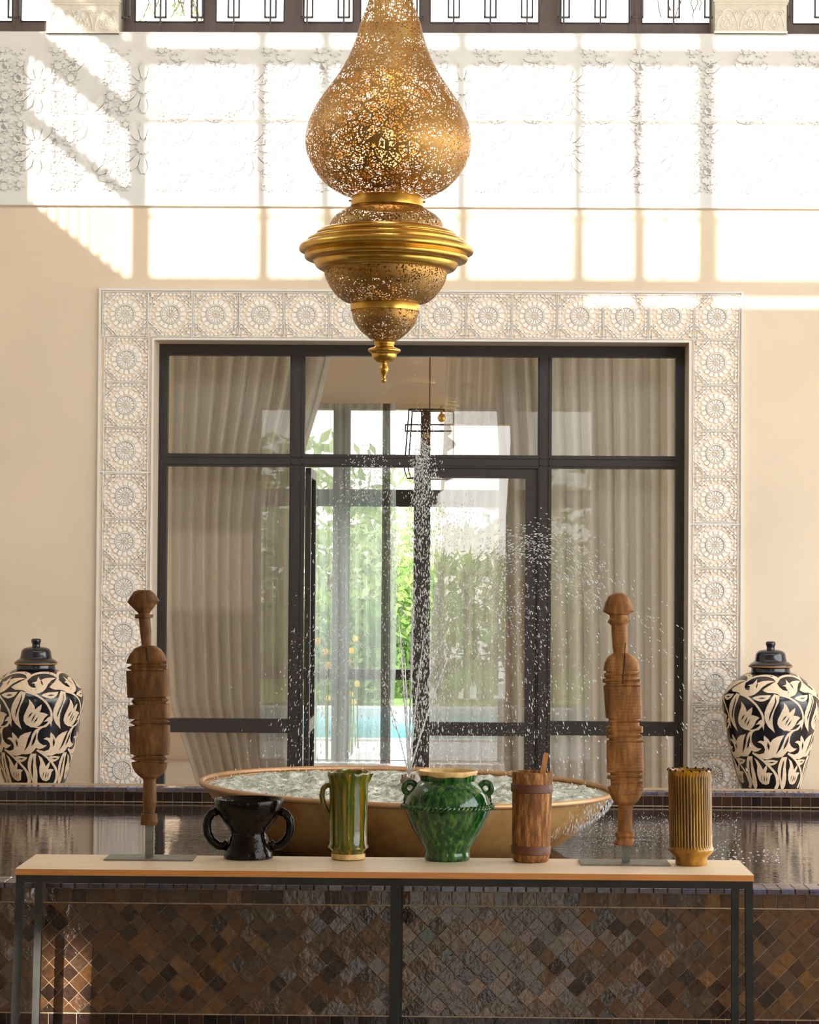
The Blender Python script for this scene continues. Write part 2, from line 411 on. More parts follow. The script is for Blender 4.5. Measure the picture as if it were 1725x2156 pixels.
def rosette():
    mb = MB(); h = .012
    def wedge(r0, r1, a, hw0, hw1, tip=0, hh=h, ins=.72):
        ca, sa = math.cos(a), math.sin(a)
        P = lambda u, v: ((u*ca - v*sa)*MOD, (u*sa + v*ca)*MOD)
        pts = [P(r0, -hw0), P(r1, -hw1), P(r1+tip, 0), P(r1, hw1), P(r0, hw0)] if tip else [P(r0, -hw0), P(r1, -hw1), P(r1, hw1), P(r0, hw0)]
        mb.raised(pts, 0, hh, ins)
    for k in range(8): wedge(.022, .055, math.pi/4*k, .004, .014, .012, .013)
    for k in range(16):
        a = math.pi/8*k
        wedge(.075, .185, a, .012, .032, 0, .009, .72)
        wedge(.216, .318, a + 0, .037, .055, .026, .010, .74)
        if k % 2 == 0: wedge(.085, .12, a+math.pi/16, .004, .008, .01, .010)
        # hexagon ring with pierced centre
        for rr, sz in ((.388, .034),):
            cx, cz = rr*math.cos(a+math.pi/16), rr*math.sin(a+math.pi/16)
            if abs(cx) < .455 and abs(cz) < .455:
                pts = [((cx+sz*math.cos(a+math.pi/3*q))*MOD, (cz+sz*math.sin(a+math.pi/3*q))*MOD) for q in range(6)]
                mb.raised(pts, 0, .011, .6)
    n = 32
    mb.strap([(.20*MOD*math.cos(2*math.pi*k/n), .20*MOD*math.sin(2*math.pi*k/n)) for k in range(n+1)], .012*MOD, 0, .013)
    E = .487
    for s in (-1, 1):
        mb.strap([(-.5*MOD, s*E*MOD), (.5*MOD, s*E*MOD)], .016*MOD, 0, .012)
        mb.strap([(s*E*MOD, -.5*MOD), (s*E*MOD, .5*MOD)], .016*MOD, 0, .012)
        for q in (-1, 1):
            mb.strap([(s*.49*MOD, q*.13*MOD), (s*.13*MOD, q*.49*MOD)], .015*MOD, 0, .0115)
            mb.strap([(s*.49*MOD, q*.20*MOD), (s*.20*MOD, q*.49*MOD)], .013*MOD, 0, .0115)
            mb.strap([(s*.28*MOD, q*.28*MOD), (s*.49*MOD, q*.49*MOD)], .013*MOD, 0, .0115)
            mb.strap([(s*.42*MOD, q*.49*MOD), (s*.42*MOD, q*.16*MOD)], .011*MOD, 0, .011)
            mb.strap([(s*.49*MOD, q*.42*MOD), (s*.16*MOD, q*.42*MOD)], .011*MOD, 0, .011)
            cx, cz = s*.40, q*.40                              # eight-point star near the corner
            pts = []
            for k in range(16):
                a = math.pi/8*k; r = .05 if k % 2 == 0 else .03
                pts.append(((cx+r*math.cos(a))*MOD, (cz+r*math.sin(a))*MOD))
            mb.raised(pts, 0, .012, .6)
    for i in range(-5, 6):                                     # dense field of small stars and hexagons round the rosette
        for j in range(-5, 6):
            cx, cz = i*.088, j*.088
            if math.hypot(cx, cz) < .385 or (abs(abs(cx)-.40) < .06 and abs(abs(cz)-.40) < .06): continue
            if (i+j) % 2:
                pts = [((cx+.040*math.cos(math.pi/3*q+.2))*MOD, (cz+.040*math.sin(math.pi/3*q+.2))*MOD) for q in range(6)]; mb.raised(pts, 0, .011, .72)
            else:
                pts = [((cx+(.046 if q % 2 else .025)*math.cos(math.pi/5*q+i))*MOD, (cz+(.046 if q % 2 else .025)*math.sin(math.pi/5*q+i))*MOD) for q in range(10)]; mb.raised(pts, 0, .009, .8)
    return mb.mesh('carved_tile')
ros_me = rosette(); ros_me.materials.append(M['carved'])
zc_top = (F_Z1 - bw + D_Z1 + bw)/2
for k in range(14):
    link('carved_tile', ros_me, None, trim_door, (F_X0+.018+(k+.5)*MOD, yp+.0004, zc_top))
xl, xr = (F_X0+D_X0)/2, (F_X1+D_X1)/2
for k in range(1, 12):
    for x in (xl, xr): link('carved_tile', ros_me, None, trim_door, (x, yp+.0004, zc_top - k*MOD))
# panel seams
sm = MB()
for x in (XW(405,660), XW(885,660), XW(1310,660)): sm.box((x-.004, y0+.006, D_Z1+bw), (x+.004, yp, F_Z1-bw))
for y in (998, 1100): 
    z = ZW(y)
    if y == 998: sm.box((F_X0+bw, y0+.006, z-.004), (D_X0-bw, yp, z+.004))
    else: sm.box((D_X1+bw, y0+.006, z-.004), (F_X1-bw, yp, z+.004))
link('seam_fillet', sm.mesh('seam_fillet'), M['white_plaster'], trim_door)['kind'] = 'stuff'

# ---- upper windows of the back wall
Y_UW = Y_WALL + .16
def uX(x): return W(x, 40, Y_UW).x
def uZ(y): return W(885, y, Y_UW).z
zb = Z_SILL
uwin = thing('window_1', 'row of bronze framed upper windows with iron grilles above the white frieze', 'window', (0, Y_UW, zb), kind='structure')
def uchild(name, mb, m): 
    o = link(name, mb.mesh(name), m, uwin); o.location = (0, -Y_UW, -zb); return o
ZUT = Z_SILL + .9
posts = [(-92,-60), (28,46), (264,286), (431,456), (599,641), (744,760), (884,906), (1134,1181), (1324,1351), (1494,1508), (1655,1668), (1830,1850), (1990,2020)]
for a, b in posts: uchild('post', MB().box((uX(a), Y_UW-.03, zb), (uX(b), Y_UW+.03, ZUT)), M['upper_metal'])
zr = uZ(50)
for (a, b), (c, d) in zip(posts[:-1], posts[1:]):
    uchild('bottom_rail', MB().box((uX(b), Y_UW-.025, zb), (uX(c), Y_UW+.025, zr)), M['upper_metal'])
    uchild('pane', MB().box((uX(b), Y_UW-.003, zr), (uX(c), Y_UW+.003, ZUT)), M['glass'])
    g = MB(); e = .004
    for q in (uX(b), uX(c)): g.box((q-e, Y_UW-.032, zr), (q+e, Y_UW-.024, ZUT))
    g.box((uX(b), Y_UW-.032, zr-e), (uX(c), Y_UW-.024, zr+e)); uchild('glazing_bead', g, M['window_metal'])
yg = Y_WALL + .05
for k in range(-6, 27):
    x = 338 + 77.2*k
    if 105 < x < 245 or 1512 < x < 1650 : continue
    X = W(x, 40, yg).x; z1 = W(x, 37, yg).z; dx = 11.5/S(yg); e = .0052
    g = MB().box((X-e, yg-e, zb), (X+e, yg+e, ZUT))
    g.box((X-dx-e, yg-.004-e, z1-e), (X+dx+e, yg-.004+e, z1+e))
    for s in (-1, 1): g.box((X+s*dx-e, yg-.004-e, z1), (X+s*dx+e, yg-.004+e, ZUT))
    uchild('grille_bar', g, M['grille'])

# capitals between the upper windows
def capital(x0, x1, label):
    xa, xb = W(x0, 40, Y_WALL-.06).x, W(x1, 40, Y_WALL-.06).x
    z0 = W(x0, 70, Y_WALL-.06).z; wd = xb-xa; yc = Y_WALL - .06
    o = thing('trim_3' if x0 < 800 else 'trim_4', label, 'capital', ((xa+xb)/2, yc, z0), kind='structure')
    def ch(name, mb, m): 
        q = link(name, mb.mesh(name), m, o); return q
    hw = wd/2
    ch('block', MB().box((-hw, 0, 0), (hw, .20, .9)), M['stone'])
    ch('lower_moulding', MB().box((-hw-.004, -.006, 0), (hw+.004, .02, .012)), M['stone'])
    zt = (68-8)/S(yc)
    ch('upper_moulding', MB().box((-hw-.004, -.008, zt), (hw+.004, .02, zt+.014)).box((-hw-.010, -.014, zt+.014), (hw+.010, .02, zt+.05)), M['stone'])
    n = 3; uw = (wd-.012)/n; top = zt-.008
    rel = MB()
    for k in range(n):
        cx = -hw+.006+(k+.5)*uw
        A = []
        for i in range(15):                                     # ogee arch
            q = i/14; A.append((cx - uw*.47*math.cos(q*math.pi)*(1-.25*math.sin(q*math.pi)), .018 + (top-.035)*math.sin(q*math.pi)**.8))
        rel.strap(A, .008, 0, .010)
        for s in (-1, 1):
            sp = []
            for i in range(22):                                 # scrolls
                q = i/21; a = q*math.pi*2.6; r = .020*(1-q*.75)
                sp.append((cx + s*(uw*.5 - .024) + s*r*math.cos(a)*.9, top-.036 + r*math.sin(a)))
            rel.strap(sp, .006, 0, .010)
            rel.strap([(cx, .02), (cx+s*.018, .045), (cx+s*.012, .07), (cx, .085)], .006, 0, .009)
            rel.strap([(cx+s*.008, .022), (cx+s*.03, .03), (cx+s*.036, .05), (cx+s*.02, .06)], .006, 0, .008)
            rel.raised([(cx+s*.020, .062), (cx+s*.034, .072), (cx+s*.030, .09), (cx+s*.016, .08)], 0, .008, .6)
        rel.raised([(cx-.012, .094), (cx, .082), (cx+.012, .094), (cx, .116)], 0, .010, .6)
        rel.raised([(cx-.010, .040), (cx, .028), (cx+.010, .040), (cx, .060)], 0, .010, .6)
    q = ch('arabesque', rel, M['carved']); q.location = (0, .0005, 0); q['kind'] = 'stuff'
capital(98, 250, 'carved stone capital with arabesques below which the sun line slants')
capital(1506, 1657, 'carved stone capital with arabesques beside the bare twigs in the window')

# ---- opposite clerestory over the pool (casts the window pattern on the frieze)
c = MB()
zs = shz(594); zst = shz(616); zsl = shz(652); ztop = shz(73)
XR0 = shx(1225); xF1 = 7.0  # gap below the sill, added on the right to throw a lower sun strip
c.box((X_LEFT-3, Y_CLER-.1, Z_HALL), (xF1, Y_CLER+.1, zsl)); c.box((X_LEFT-.12, Y_CLER-.1, zsl), (XR0, Y_CLER+.1, zst))
c.box((X_LEFT-.12, Y_CLER-.1, zst), (xF1, Y_CLER+.1, zs)); c.box((X_LEFT-.12, Y_CLER-.1, ztop), (xF1, Y_CLER+.1, Z_ROOF))
wall_front = structure('wall_front', c, M['hall'], 'plaster wall over the hall opening, facing the frieze', 'wall')
win2 = thing('window_2', 'clerestory window whose mullions shade the white frieze', 'window', (0, Y_CLER, zs), kind='structure')
def c2(name, mb): o = link(name, mb.mesh(name), M['upper_metal'], win2); o.location = (0, -Y_CLER, -zs)
for a, b in ((284,316), (546,566), (680,700), (818,850), (966,986), (1212,1230), (1336,1356), (1472,1508), (1738,1758), (1880,1900), (2100,2130)):
    c2('mullion', MB().box((shx(a), Y_CLER-.025, zsl), (shx(b), Y_CLER+.025, ztop)))
c2('transom', MB().box((X_LEFT, Y_CLER-.02, shz(270)), (xF1, Y_CLER+.02, shz(256))))
c2('transom', MB().box((X_LEFT, Y_CLER-.02, shz(150)), (xF1, Y_CLER+.02, shz(106))))
for k in range(0, 40):                                                     # thin grille bars low in the panes
    x = 326 + 38.6*k
    c2('grille_bar', MB().box((shx(x)-.004, Y_CLER+.06, zs), (shx(x)+.004, Y_CLER+.066, shz(470))))
c2('grille_band', MB().box((X_LEFT, Y_CLER+.06, shz(470)), (xF1, Y_CLER+.068, shz(462))))

# left wall of the atrium with its clerestory
dfar = (XW(64) - X_LEFT)/SUN_A
lw = MB(); xa, xb = X_LEFT-.12, X_LEFT
lw.box((xa, Y_CLER+.1, -.2), (xb, Y_WALL, zs-.05)); lw.box((xa, Y_CLER+.1, ztop), (xb, Y_WALL, Z_ROOF))
lw.box((xa, Y_WALL-dfar, zs-.05), (xb, Y_WALL, ztop))
structure('wall_left', lw, M['hall'], 'plain plaster wall left of the pool with a clerestory', 'wall')
win3 = thing('window_3', 'side clerestory whose bars stripe the frieze by the slanting sun line', 'window', (X_LEFT-.06, Y_CLER+1, zs), kind='structure')
def c3(name, mb): o = link(name, mb.mesh(name), M['upper_metal'], win3); o.location = (.06-X_LEFT, -(Y_CLER+1), -zs)
xm = X_LEFT-.04
ye = Y_WALL-dfar
c3('transom', MB().box((xm-.02, Y_CLER, shz(270)-.06), (xm+.02, ye, shz(256)+.06)))
c3('transom', MB().box((xm-.02, Y_CLER, zs+.40), (xm+.02, ye, zs+.47)))
c3('transom', MB().box((xm-.02, Y_CLER, shz(150)), (xm+.02, ye, shz(106))))
for k in range(10):
    x = 87 + 22.5*k; d = (XW(x)-X_LEFT)/SUN_A
    c3('grille_bar', MB().box((xm-.006, Y_WALL-d-.020, zs-.05), (xm+.006, Y_WALL-d+.020, ztop)))

# right side, roofs, hall
rw = MB()
rw.box((X_RIGHT, 12.7, -.2), (X_RIGHT+.2, Y_WALL, Z_ROOF)); rw.box((X_RIGHT, Y_CLER+.1, 3.6), (X_RIGHT+.2, 12.7, ztop)); rw.box((X_RIGHT, Y_CLER+.1, ztop), (X_RIGHT+.2, 12.7, Z_ROOF))
structure('wall_right', rw, M['hall'], 'plaster wall right of the pool open to the garden court', 'wall')
structure('ceiling', MB().box((X_LEFT-.3, Y_CLER-.1, Z_ROOF), (xF1, YB, Z_ROOF+.2)), M['hall'], 'flat ceiling high over the pool', 'ceiling')
structure('ceiling_hall', MB().box((-6.6, -3.3, Z_HALL), (5.2, Y_CLER-.1, Z_HALL+.25)), M['hall'], 'plaster ceiling of the hall before the pool', 'ceiling')
structure('wall_hall_right', MB().box((5.2, -3.0, -.2), (5.4, 1.0, Z_HALL)), M['hall'], 'plaster wall on the right side of the hall', 'wall')
structure('wall_hall_left', MB().box((-6.6, -3.3, -.2), (-6.4, Y_CLER+.1, Z_HALL)).box((-6.4, Y_CLER-.1, -.2), (X_LEFT-.0, Y_CLER+.1, Z_HALL)), M['hall'], 'plaster wall on the left side of the hall', 'wall')

# wall behind the viewpoint with the lobed doorway that mirrors in the glass
YM = -3.0; YV = 2*Y_WIN - YM
def mir(x, y): p = W(x, y, YV); return (p.x, p.z)
edge = [mir(*p) for p in ((948,893),(951,902),(950,911),(940,917),(951,925),(961,934),(955,941),(941,949),(944,965),(954,985),(952,1005),(936,1014),(935,1030),(922,1038),(919,1048),(923,1056),(910,1064),(900,1090),(897,1180))]
xq = edge[-1][0]; ztp = edge[0][1]
rp = [mir(1075,894), mir(1076,930), mir(1066,1090)]
XS0, XS1, ZS1 = -5.50, -5.26, 3.58                               # tall slit that lets the low sun stripe reach the pool wall
bl = MB()
bl.box((-6.6, YM-.3, -.2), (XS0, YM, Z_HALL)); bl.box((XS0, YM-.3, ZS1), (XS1, YM, Z_HALL))
bl.prism([(XS1, -.2), (xq, -.2)] + edge[::-1] + [(edge[0][0], Z_HALL), (XS1, Z_HALL)], YM-.3, YM)
bl.box((edge[0][0], YM-.3, ztp), (rp[0][0], YM, Z_HALL))
bl.prism([rp[0], rp[1], rp[2], (rp[2][0], -.2), (5.4, -.2), (5.4, Z_HALL), (rp[0][0], Z_HALL)], YM-.3, YM)
structure('wall_entrance', bl, M['hall'], 'plaster wall behind the viewpoint with a lobed arch', 'wall')

# salon behind the glass doors
M['salon'] = simple('salon_plaster', srgb(206, 186, 162), .8, var=.05, scale=2)
FX0, FX1, FZ1 = W(535, 900, Y_FAR).x, W(1258, 900, Y_FAR).x, W(885, 862, Y_FAR).z
sl = MB()
sl.box((-5, Y_FAR, Z_IN-.3), (FX0, Y_FAR+.2, 3.9)); sl.box((FX1, Y_FAR, Z_IN-.3), (5, Y_FAR+.2, 3.9)); sl.box((FX0, Y_FAR, FZ1), (FX1, Y_FAR+.2, 3.9))
sl.box((-5.2, YB, Z_IN-.3), (-5, Y_FAR+.2, 3.9)); sl.box((5, YB, Z_IN-.3), (5.2, 14.1, 3.9)); sl.box((5, 19.4, Z_IN-.3), (5.2, Y_FAR+.2, 3.9)); sl.box((5, 14.1, 3.3), (5.2, 19.4, 3.9))  # unseen opening added in the right wall to brighten the salon and curtains
structure('wall_salon', sl, M['salon'], 'dim plaster walls of the salon behind the curtains', 'wall')
structure('ceiling_salon', MB().box((-5.2, YB, 3.75), (5.2, Y_FAR+.2, 3.9)), M['salon'], 'dim ceiling of the salon behind the curtains', 'ceiling')

# ---- glass front of the doorway
DZ0 = .30
door = thing('door_1', 'dark steel glazed front with four bays and one open leaf', 'glazed front', (0, Y_WIN, DZ0), kind='structure')
def dX(x, y=1200): return W(x, y, Y_WIN).x
def dZ(y, x=885): return W(x, y, Y_WIN).z
def dch(name, a, b, m, dy=(-.035, .035), par=None):
    o = link(name, MB().box((a[0], Y_WIN+dy[0], a[1]), (b[0], Y_WIN+dy[1], b[1])).mesh(name), m, door); o.location = (0, -Y_WIN, -DZ0); return o
WM = M['window_metal']
x0, x1 = D_X0, D_X1; xm0, xm1, xm2, xm3 = dX(609), dX(640), dX(1131), dX(1160); xl1, xr0 = dX(351), dX(1421)
zt0, zt1, ztr0, ztr1 = dZ(751), D_Z1, dZ(985), dZ(958)
dch('post', (x0, DZ0), (xl1, zt1), WM); dch('post', (xr0, DZ0), (x1, zt1), WM)
dch('post', (xm0, DZ0), (xm1, zt0), WM); dch('post', (xm2, DZ0), (xm3, zt0), WM)
dch('head_rail', (xl1, zt0), (xr0, zt1), WM)
for a, b in ((xl1, xm0), (xm1, xm2), (xm3, xr0)):
    dch('transom', (a, ztr0), (b, ztr1), WM); dch('pane', (a, ztr1), (b, zt0), M['glass'], (-.003, .003))
zk0, zk1 = dZ(1545), dZ(1516)
for a, b in ((xl1, xm0), (xm3, xr0)):
    dch('lower_rail', (a, zk0), (b, zk1), WM); dch('pane', (a, zk1), (b, ztr0), M['glass'], (-.003, .003)); dch('pane', (a, DZ0+.05), (b, zk0), M['glass'], (-.003, .003))
    dch('sill_rail', (a, DZ0), (b, DZ0+.05), WM)
bd = MB(); e = .004                                                 # thin steps along each post
for xx in (xm0+.012, xm1-.012, xm2+.012, xm3-.012, x0+.02, x1-.02):
    bd.box((xx-e, Y_WIN-.042, DZ0), (xx+e, Y_WIN-.034, zt0))
for zz in (ztr0+.016, ztr1-.016, zt0+.018): bd.box((xl1, Y_WIN-.042, zz-e), (xr0, Y_WIN-.034, zz+e))
o = link('glazing_bead', bd.mesh('glazing_bead'), WM, door); o.location = (0, -Y_WIN, -DZ0); o['kind'] = 'stuff'
# closed right leaf
lx0, lx1 = dX(871), dX(906); lx2, lx3 = dX(1106), dX(1133)
lf = link('door_leaf', MB().box((lx0, Y_WIN-.02, DZ0+.01), (lx1, Y_WIN+.03, dZ(984))).mesh('door_leaf'), WM, door); lf.location = (0, -Y_WIN, -DZ0)
def lch(name, a, b, m, dy):
    link(name, MB().box((a[0], Y_WIN+dy[0], a[1]), (b[0], Y_WIN+dy[1], b[1])).mesh(name), m, lf)
lch('stile', (lx2, DZ0+.01), (lx3, dZ(984)), WM, (-.02, .03)); lch('top_rail', (lx1, dZ(1006)), (lx2, dZ(984)), WM, (-.02, .03))
lch('lock_rail', (lx1, dZ(1548)), (lx2, dZ(1520)), WM, (-.02, .03)); lch('foot_rail', (lx1, DZ0+.01), (lx2, DZ0+.09), WM, (-.02, .03))
lch('pane', (lx1, dZ(1520)), (lx2, dZ(1006)), M['glass'], (-.003, .003)); lch('pane', (lx1, DZ0+.09), (lx2, dZ(1548)), M['glass'], (-.003, .003))
# open left leaf, swung into the salon
ow = lx0 - xm1 - .01
ol = link('door_leaf', MB().box((xm1+.002, Y_WIN+.04, DZ0+.01), (xm1+.034, Y_WIN+.10, dZ(986))).mesh('door_leaf_open'), WM, door); ol.location = (0, -Y_WIN, -DZ0)
def och(name, ya, za, yb_, zb_, m, t=(0.002, .034)):
    link(name, MB().box((xm1+t[0], Y_WIN+ya, za), (xm1+t[1], Y_WIN+yb_, zb_)).mesh(name), m, ol)
och('stile', ow-.06, DZ0+.01, ow, dZ(986), WM); och('top_rail', .10, dZ(1006), ow-.06, dZ(986), WM)
och('lock_rail', .10, dZ(1548), ow-.06, dZ(1520), WM); och('foot_rail', .10, DZ0+.01, ow-.06, DZ0+.09, WM)
och('pane', .10, dZ(1520), ow-.06, dZ(1006), M['glass'], (.015, .021)); och('pane', .10, DZ0+.09, ow-.06, dZ(1548), M['glass'], (.015, .021))

# ---- far glazed front of the salon
far = thing('window_4', 'dark framed garden window on the far side of the salon', 'window', (0, Y_FAR, Z_IN), kind='structure')
def fX(x): return W(x, 1200, Y_FAR).x
def fZ(y): return W(760, y, Y_FAR).z
def fch(name, a, b, m, dy=(.02, .09)):
    o = link(name, MB().box((a[0], Y_FAR+dy[0], a[1]), (b[0], Y_FAR+dy[1], b[1])).mesh(name), m, far); o.location = (0, -Y_FAR, -Z_IN)
fp = [(535, 548), (700, 736), (884, 905), (1050, 1080), (1246, 1258)]
for a, b in fp: fch('post', (fX(a), Z_IN), (fX(b), FZ1), WM)
for (a, b), (c_, d) in zip(fp[:-1], fp[1:]):
    fch('transom', (fX(b), fZ(1066)), (fX(c_), fZ(1030)), WM); fch('pane', (fX(b), fZ(1030)), (fX(c_), FZ1), M['glass'], (.05, .056))
    if b < 900:
        fch('lower_rail', (fX(b), fZ(1431)), (fX(c_), fZ(1409)), WM)
    fch('foot_rail', (fX(b), Z_IN), (fX(c_), fZ(1602)), WM)
# ================================================================== POOL
S5 = .05
PX0, PX1 = -3.0, 3.0
Z_W = Z_COP - .082                                     # pool water level
ND = 11
fld_top = Z_COP - .02 - .001 - S5 - .002; DG = S5*math.sqrt(2); fld_h = DG*5.5; fld_bot = fld_top - fld_h
pw = MB()
pw.box((PX0, Y_POOL+.004, -.2), (PX1, Y_POOL+.17, Z_COP-.004))
wall_pool = structure('wall_pool_front', pw, M['grout'], 'front wall of the pool clad in glossy brown diamond tiles', 'pool wall')
def tile_mesh(name, pts, h=.003, ins=.972):
    mb = MB(); mb.raised(pts, 0, h, ins); return mb.mesh(name)
g = .0011
d2 = DG/2 - g*1.2
dm = tile_mesh('tile', [(d2,0),(0,d2),(-d2,0),(0,-d2)])
dtri_up = tile_mesh('tile_half', [(-d2,-g),(0,-d2),(d2,-g)])
dtri_dn = tile_mesh('tile_half_low', [(-d2,g),(d2,g),(0,d2)])
sq = tile_mesh('square_tile', [(-S5/2+g,-S5/2+g),(S5/2-g,-S5/2+g),(S5/2-g,S5/2-g),(-S5/2+g,S5/2-g)])
ns_h = .0185
nose = tile_mesh('nose_tile', [(-S5/2+g,-ns_h/2),(S5/2-g,-ns_h/2),(S5/2-g,ns_h/2),(-S5/2+g,ns_h/2)], .006, .9)
for me, m in ((dm,'tile'),(dtri_up,'tile'),(dtri_dn,'tile'),(sq,'tile')): me.materials.append(M[m])
nose.materials.append(M['tile_plum'])
sq_dark = sq.copy(); sq_dark.name = 'dark_tile'; sq_dark.materials.clear(); sq_dark.materials.append(M['tile_dark'])
top_me = MB().add([(-S5/2+g,-S5/2+g,0),(S5/2-g,-S5/2+g,0),(S5/2-g,S5/2-g,0),(-S5/2+g,S5/2-g,0),(-S5/2+.003,-S5/2+.003,.004),(S5/2-.003,-S5/2+.003,.004),(S5/2-.003,S5/2-.003,.004),(-S5/2+.003,S5/2-.003,.004)],
        [(4,5,6,7),(0,1,5,4),(1,2,6,5),(2,3,7,6),(3,0,4,7)]).mesh('coping_tile'); top_me.materials.append(M['tile_plum'])
rt = lambda a=.02: random.uniform(-a, a)
# diamond field: the centre as single tiles, the rest joined
xa_v, xb_v = -1.60, 1.33
cands = []
rest = MB()
ncol = int((PX1-PX0)/DG)
for j in range(0, ND+1):
    for i in range(ncol):
        x = PX0 + DG*(i + (.5 if j % 2 else 1.0)) ; z = fld_top - j*DG/2
        cands.append((abs(x+.13), x, z, 'up' if j == 0 else ('dn' if j == ND else 'full')))
cands.sort()
yt = Y_POOL + .004
nfull = 0
for q, x, z, kind in cands:
    me = {'up': dtri_up, 'dn': dtri_dn, 'full': dm}[kind]
    if kind == 'full' and nfull < 300:
        nfull += 1
        link('tile', me, None, wall_pool, (x, yt + random.uniform(-.001, .0), z), (rt(.035), rt(.0), rt(.035)))
    elif kind != 'full' and xa_v < x < xb_v:
        link('half_tile', me, None, wall_pool, (x, yt, z), (rt(), 0, rt()))
    else:
        vs_ = [Vector(v.co) for v in me.vertices]; rm = Matrix.Rotation(rt(.035), 3, 'X') @ Matrix.Rotation(rt(.035), 3, 'Z')
        rest.add([tuple(rm @ p + Vector((x, yt, z))) for p in vs_], [tuple(p.vertices) for p in me.polygons])
o = link('tile_field', rest.mesh('tile_field'), M['tile_island'], wall_pool); o['kind'] = 'stuff'
nsq = int((xb_v-xa_v)/S5)+4
for i in range(nsq):
    x = xa_v - .08 + (i+.5)*S5
    link('border_tile', sq, None, wall_pool, (x, yt, fld_top + .002 + S5/2), (rt(.03), 0, rt(.03)))
    link('nose_tile', nose, None, wall_pool, (x+.012, yt-.010, Z_COP - .0105), (rt(.03), 0, rt(.03)))
    link('base_tile', sq_dark, None, wall_pool, (x+.02, yt, fld_bot - .002 - S5/2), (rt(.02), 0, rt(.02)))
    for r in range(3):
        link('coping_tile', top_me, None, wall_pool, (x+.012, Y_POOL + .022 + r*S5, Z_COP-.004), (rt(.015), rt(.015), 0))
# lower rows below the frame and outer rows, joined
lo = MB()
for r in range(1, 4):
    for i in range(nsq):
        x = xa_v - .08 + (i+.5)*S5 + .02
        vs_ = [Vector(v.co) + Vector((x, yt, fld_bot - .002 - S5/2 - r*S5)) for v in sq.vertices]
        lo.add(vs_, [tuple(p.vertices) for p in sq.polygons])
o = link('lower_tile_rows', lo.mesh('lower_tile_rows'), M['tile_dark'], wall_pool); o['kind'] = 'stuff'

# back ledge
pb = MB().box((X_LEFT, Y_LEDGE+.004, -.2), (X_RIGHT, Y_LEDGE+.26, Z_COP-.004))
wall_ledge = structure('wall_pool_back', pb, M['grout'], 'low back edge of the pool with dark square tiles and plum coping', 'pool wall')
xa2, xb2 = -2.55, 2.1
nb = int((xb2-xa2)/S5)
for i in range(nb):
    x = xa2 + (i+.5)*S5
    link('border_tile', sq_dark, None, wall_ledge, (x, Y_LEDGE+.004, Z_COP-.022-S5/2), (rt(.02), 0, rt(.02)))
    link('nose_tile', nose, None, wall_ledge, (x+.015, Y_LEDGE+.004, Z_COP-.0105), (rt(.02), 0, rt(.02)))
    for r in range(2): link('coping_tile', top_me, None, wall_ledge, (x+.015, Y_LEDGE+.022+r*S5, Z_COP-.004), (rt(.01), rt(.01), 0))
lo = MB()
for i in range(nb):
    x = xa2 + (i+.5)*S5
    for r in (1, 2):
        lo.add([Vector(v.co) + Vector((x, Y_LEDGE+.004, Z_COP-.024-S5/2-r*(S5+.001))) for v in sq.vertices], [tuple(p.vertices) for p in sq.polygons])
o = link('waterline_tile_rows', lo.mesh('waterline_tile_rows'), M['tile_dark'], wall_ledge); o['kind'] = 'stuff'

# pool water
t = NT('pool_water'); v = t.coords('Object', (.55, 1.0, 1)); v2 = t.coords('Object', (1.0, 3.2, 1))
mixh = t.n('ShaderNodeMath', operation='ADD'); n1 = t.noise(v, 7.5, 2); n2 = t.noise(v2, 26, 2)
sc2 = t.n('ShaderNodeMath', operation='MULTIPLY'); sc2.inputs[1].default_value = .35; t.l(n2, sc2.inputs[0]); t.l(n1, mixh.inputs[0]); t.l(sc2.outputs[0], mixh.inputs[1])
M['pool_water'] = t.done(t.bsdf((.05,.034,.031,1), .02, 0, .5, 0, t.bump(mixh.outputs[0], .035, .03), ior=2.4).outputs[0])
tag(link('pool_water', MB().box((X_LEFT+.002, Y_POOL+.172, Z_W-.25), (X_RIGHT-.002, Y_LEDGE-.004, Z_W)).mesh('pool_water'), M['pool_water']),
    'dark rippled water of the tiled pool mirroring the urns', 'water', kind='stuff')

# ================================================================== BASIN
bc = W(858, 1655, Y_BASIN); RB = 431/S(Y_BASIN)
basin = thing('fountain_basin', 'wide shallow copper basin brimming with water in the pool', 'basin', (bc.x, Y_BASIN, bc.z), rot=(0, .021, 0))
depth = bc.z - Z_W + .05
t = NT('aged_copper'); v = t.coords('Object', (1,1,.35))
cc = t.ramp(t.noise(v, 3.2, 7, .65), [(.28, srgb(128,86,44)), (.45, srgb(182,132,70)), (.6, srgb(206,162,100)), (.74, srgb(196,184,156))])
M['copper'] = t.done(t.bsdf(cc, .42, .2, .5, 0, t.bump(t.noise(v, 12, 3), .15, .01)).outputs[0])
M['copper_rim'] = simple('copper_rim', srgb(186,142,98), .4, metal=.4, var=.15, scale=8)
prof_o = []
for i in range(19):
    q = i/18; a = q*math.pi/2
    prof_o.append((RB*(.16 + .84*math.sin(a)**.62 * 1.0) if i else RB*.16, -depth + depth*(1-math.cos(a)) ** 1.0))
prof_o = [(RB*.10, -depth)] + [(RB*(.30+.70*(i/14)**.55), -depth + depth*((i/14)**1.55)) for i in range(1, 15)]
link('bowl', MB().lathe(prof_o, 96, cap=False).lathe([(RB*.985, -.012), (RB*.93, -.05), (RB*.7, -.12), (RB*.02, -.17)], 96, cap=False).mesh('bowl', True), M['copper'], basin)
rim = MB(); rim.tube([(RB*math.cos(2*math.pi*k/96), RB*math.sin(2*math.pi*k/96), 0) for k in range(96)], .012, 8, closed=True)
link('rim', rim.mesh('rim', True), M['copper_rim'], basin)
link('pedestal', MB().lathe([(RB*.34, -depth-.3), (RB*.34, -depth+.02)], 48).mesh('pedestal'), M['tile_dark'], basin)
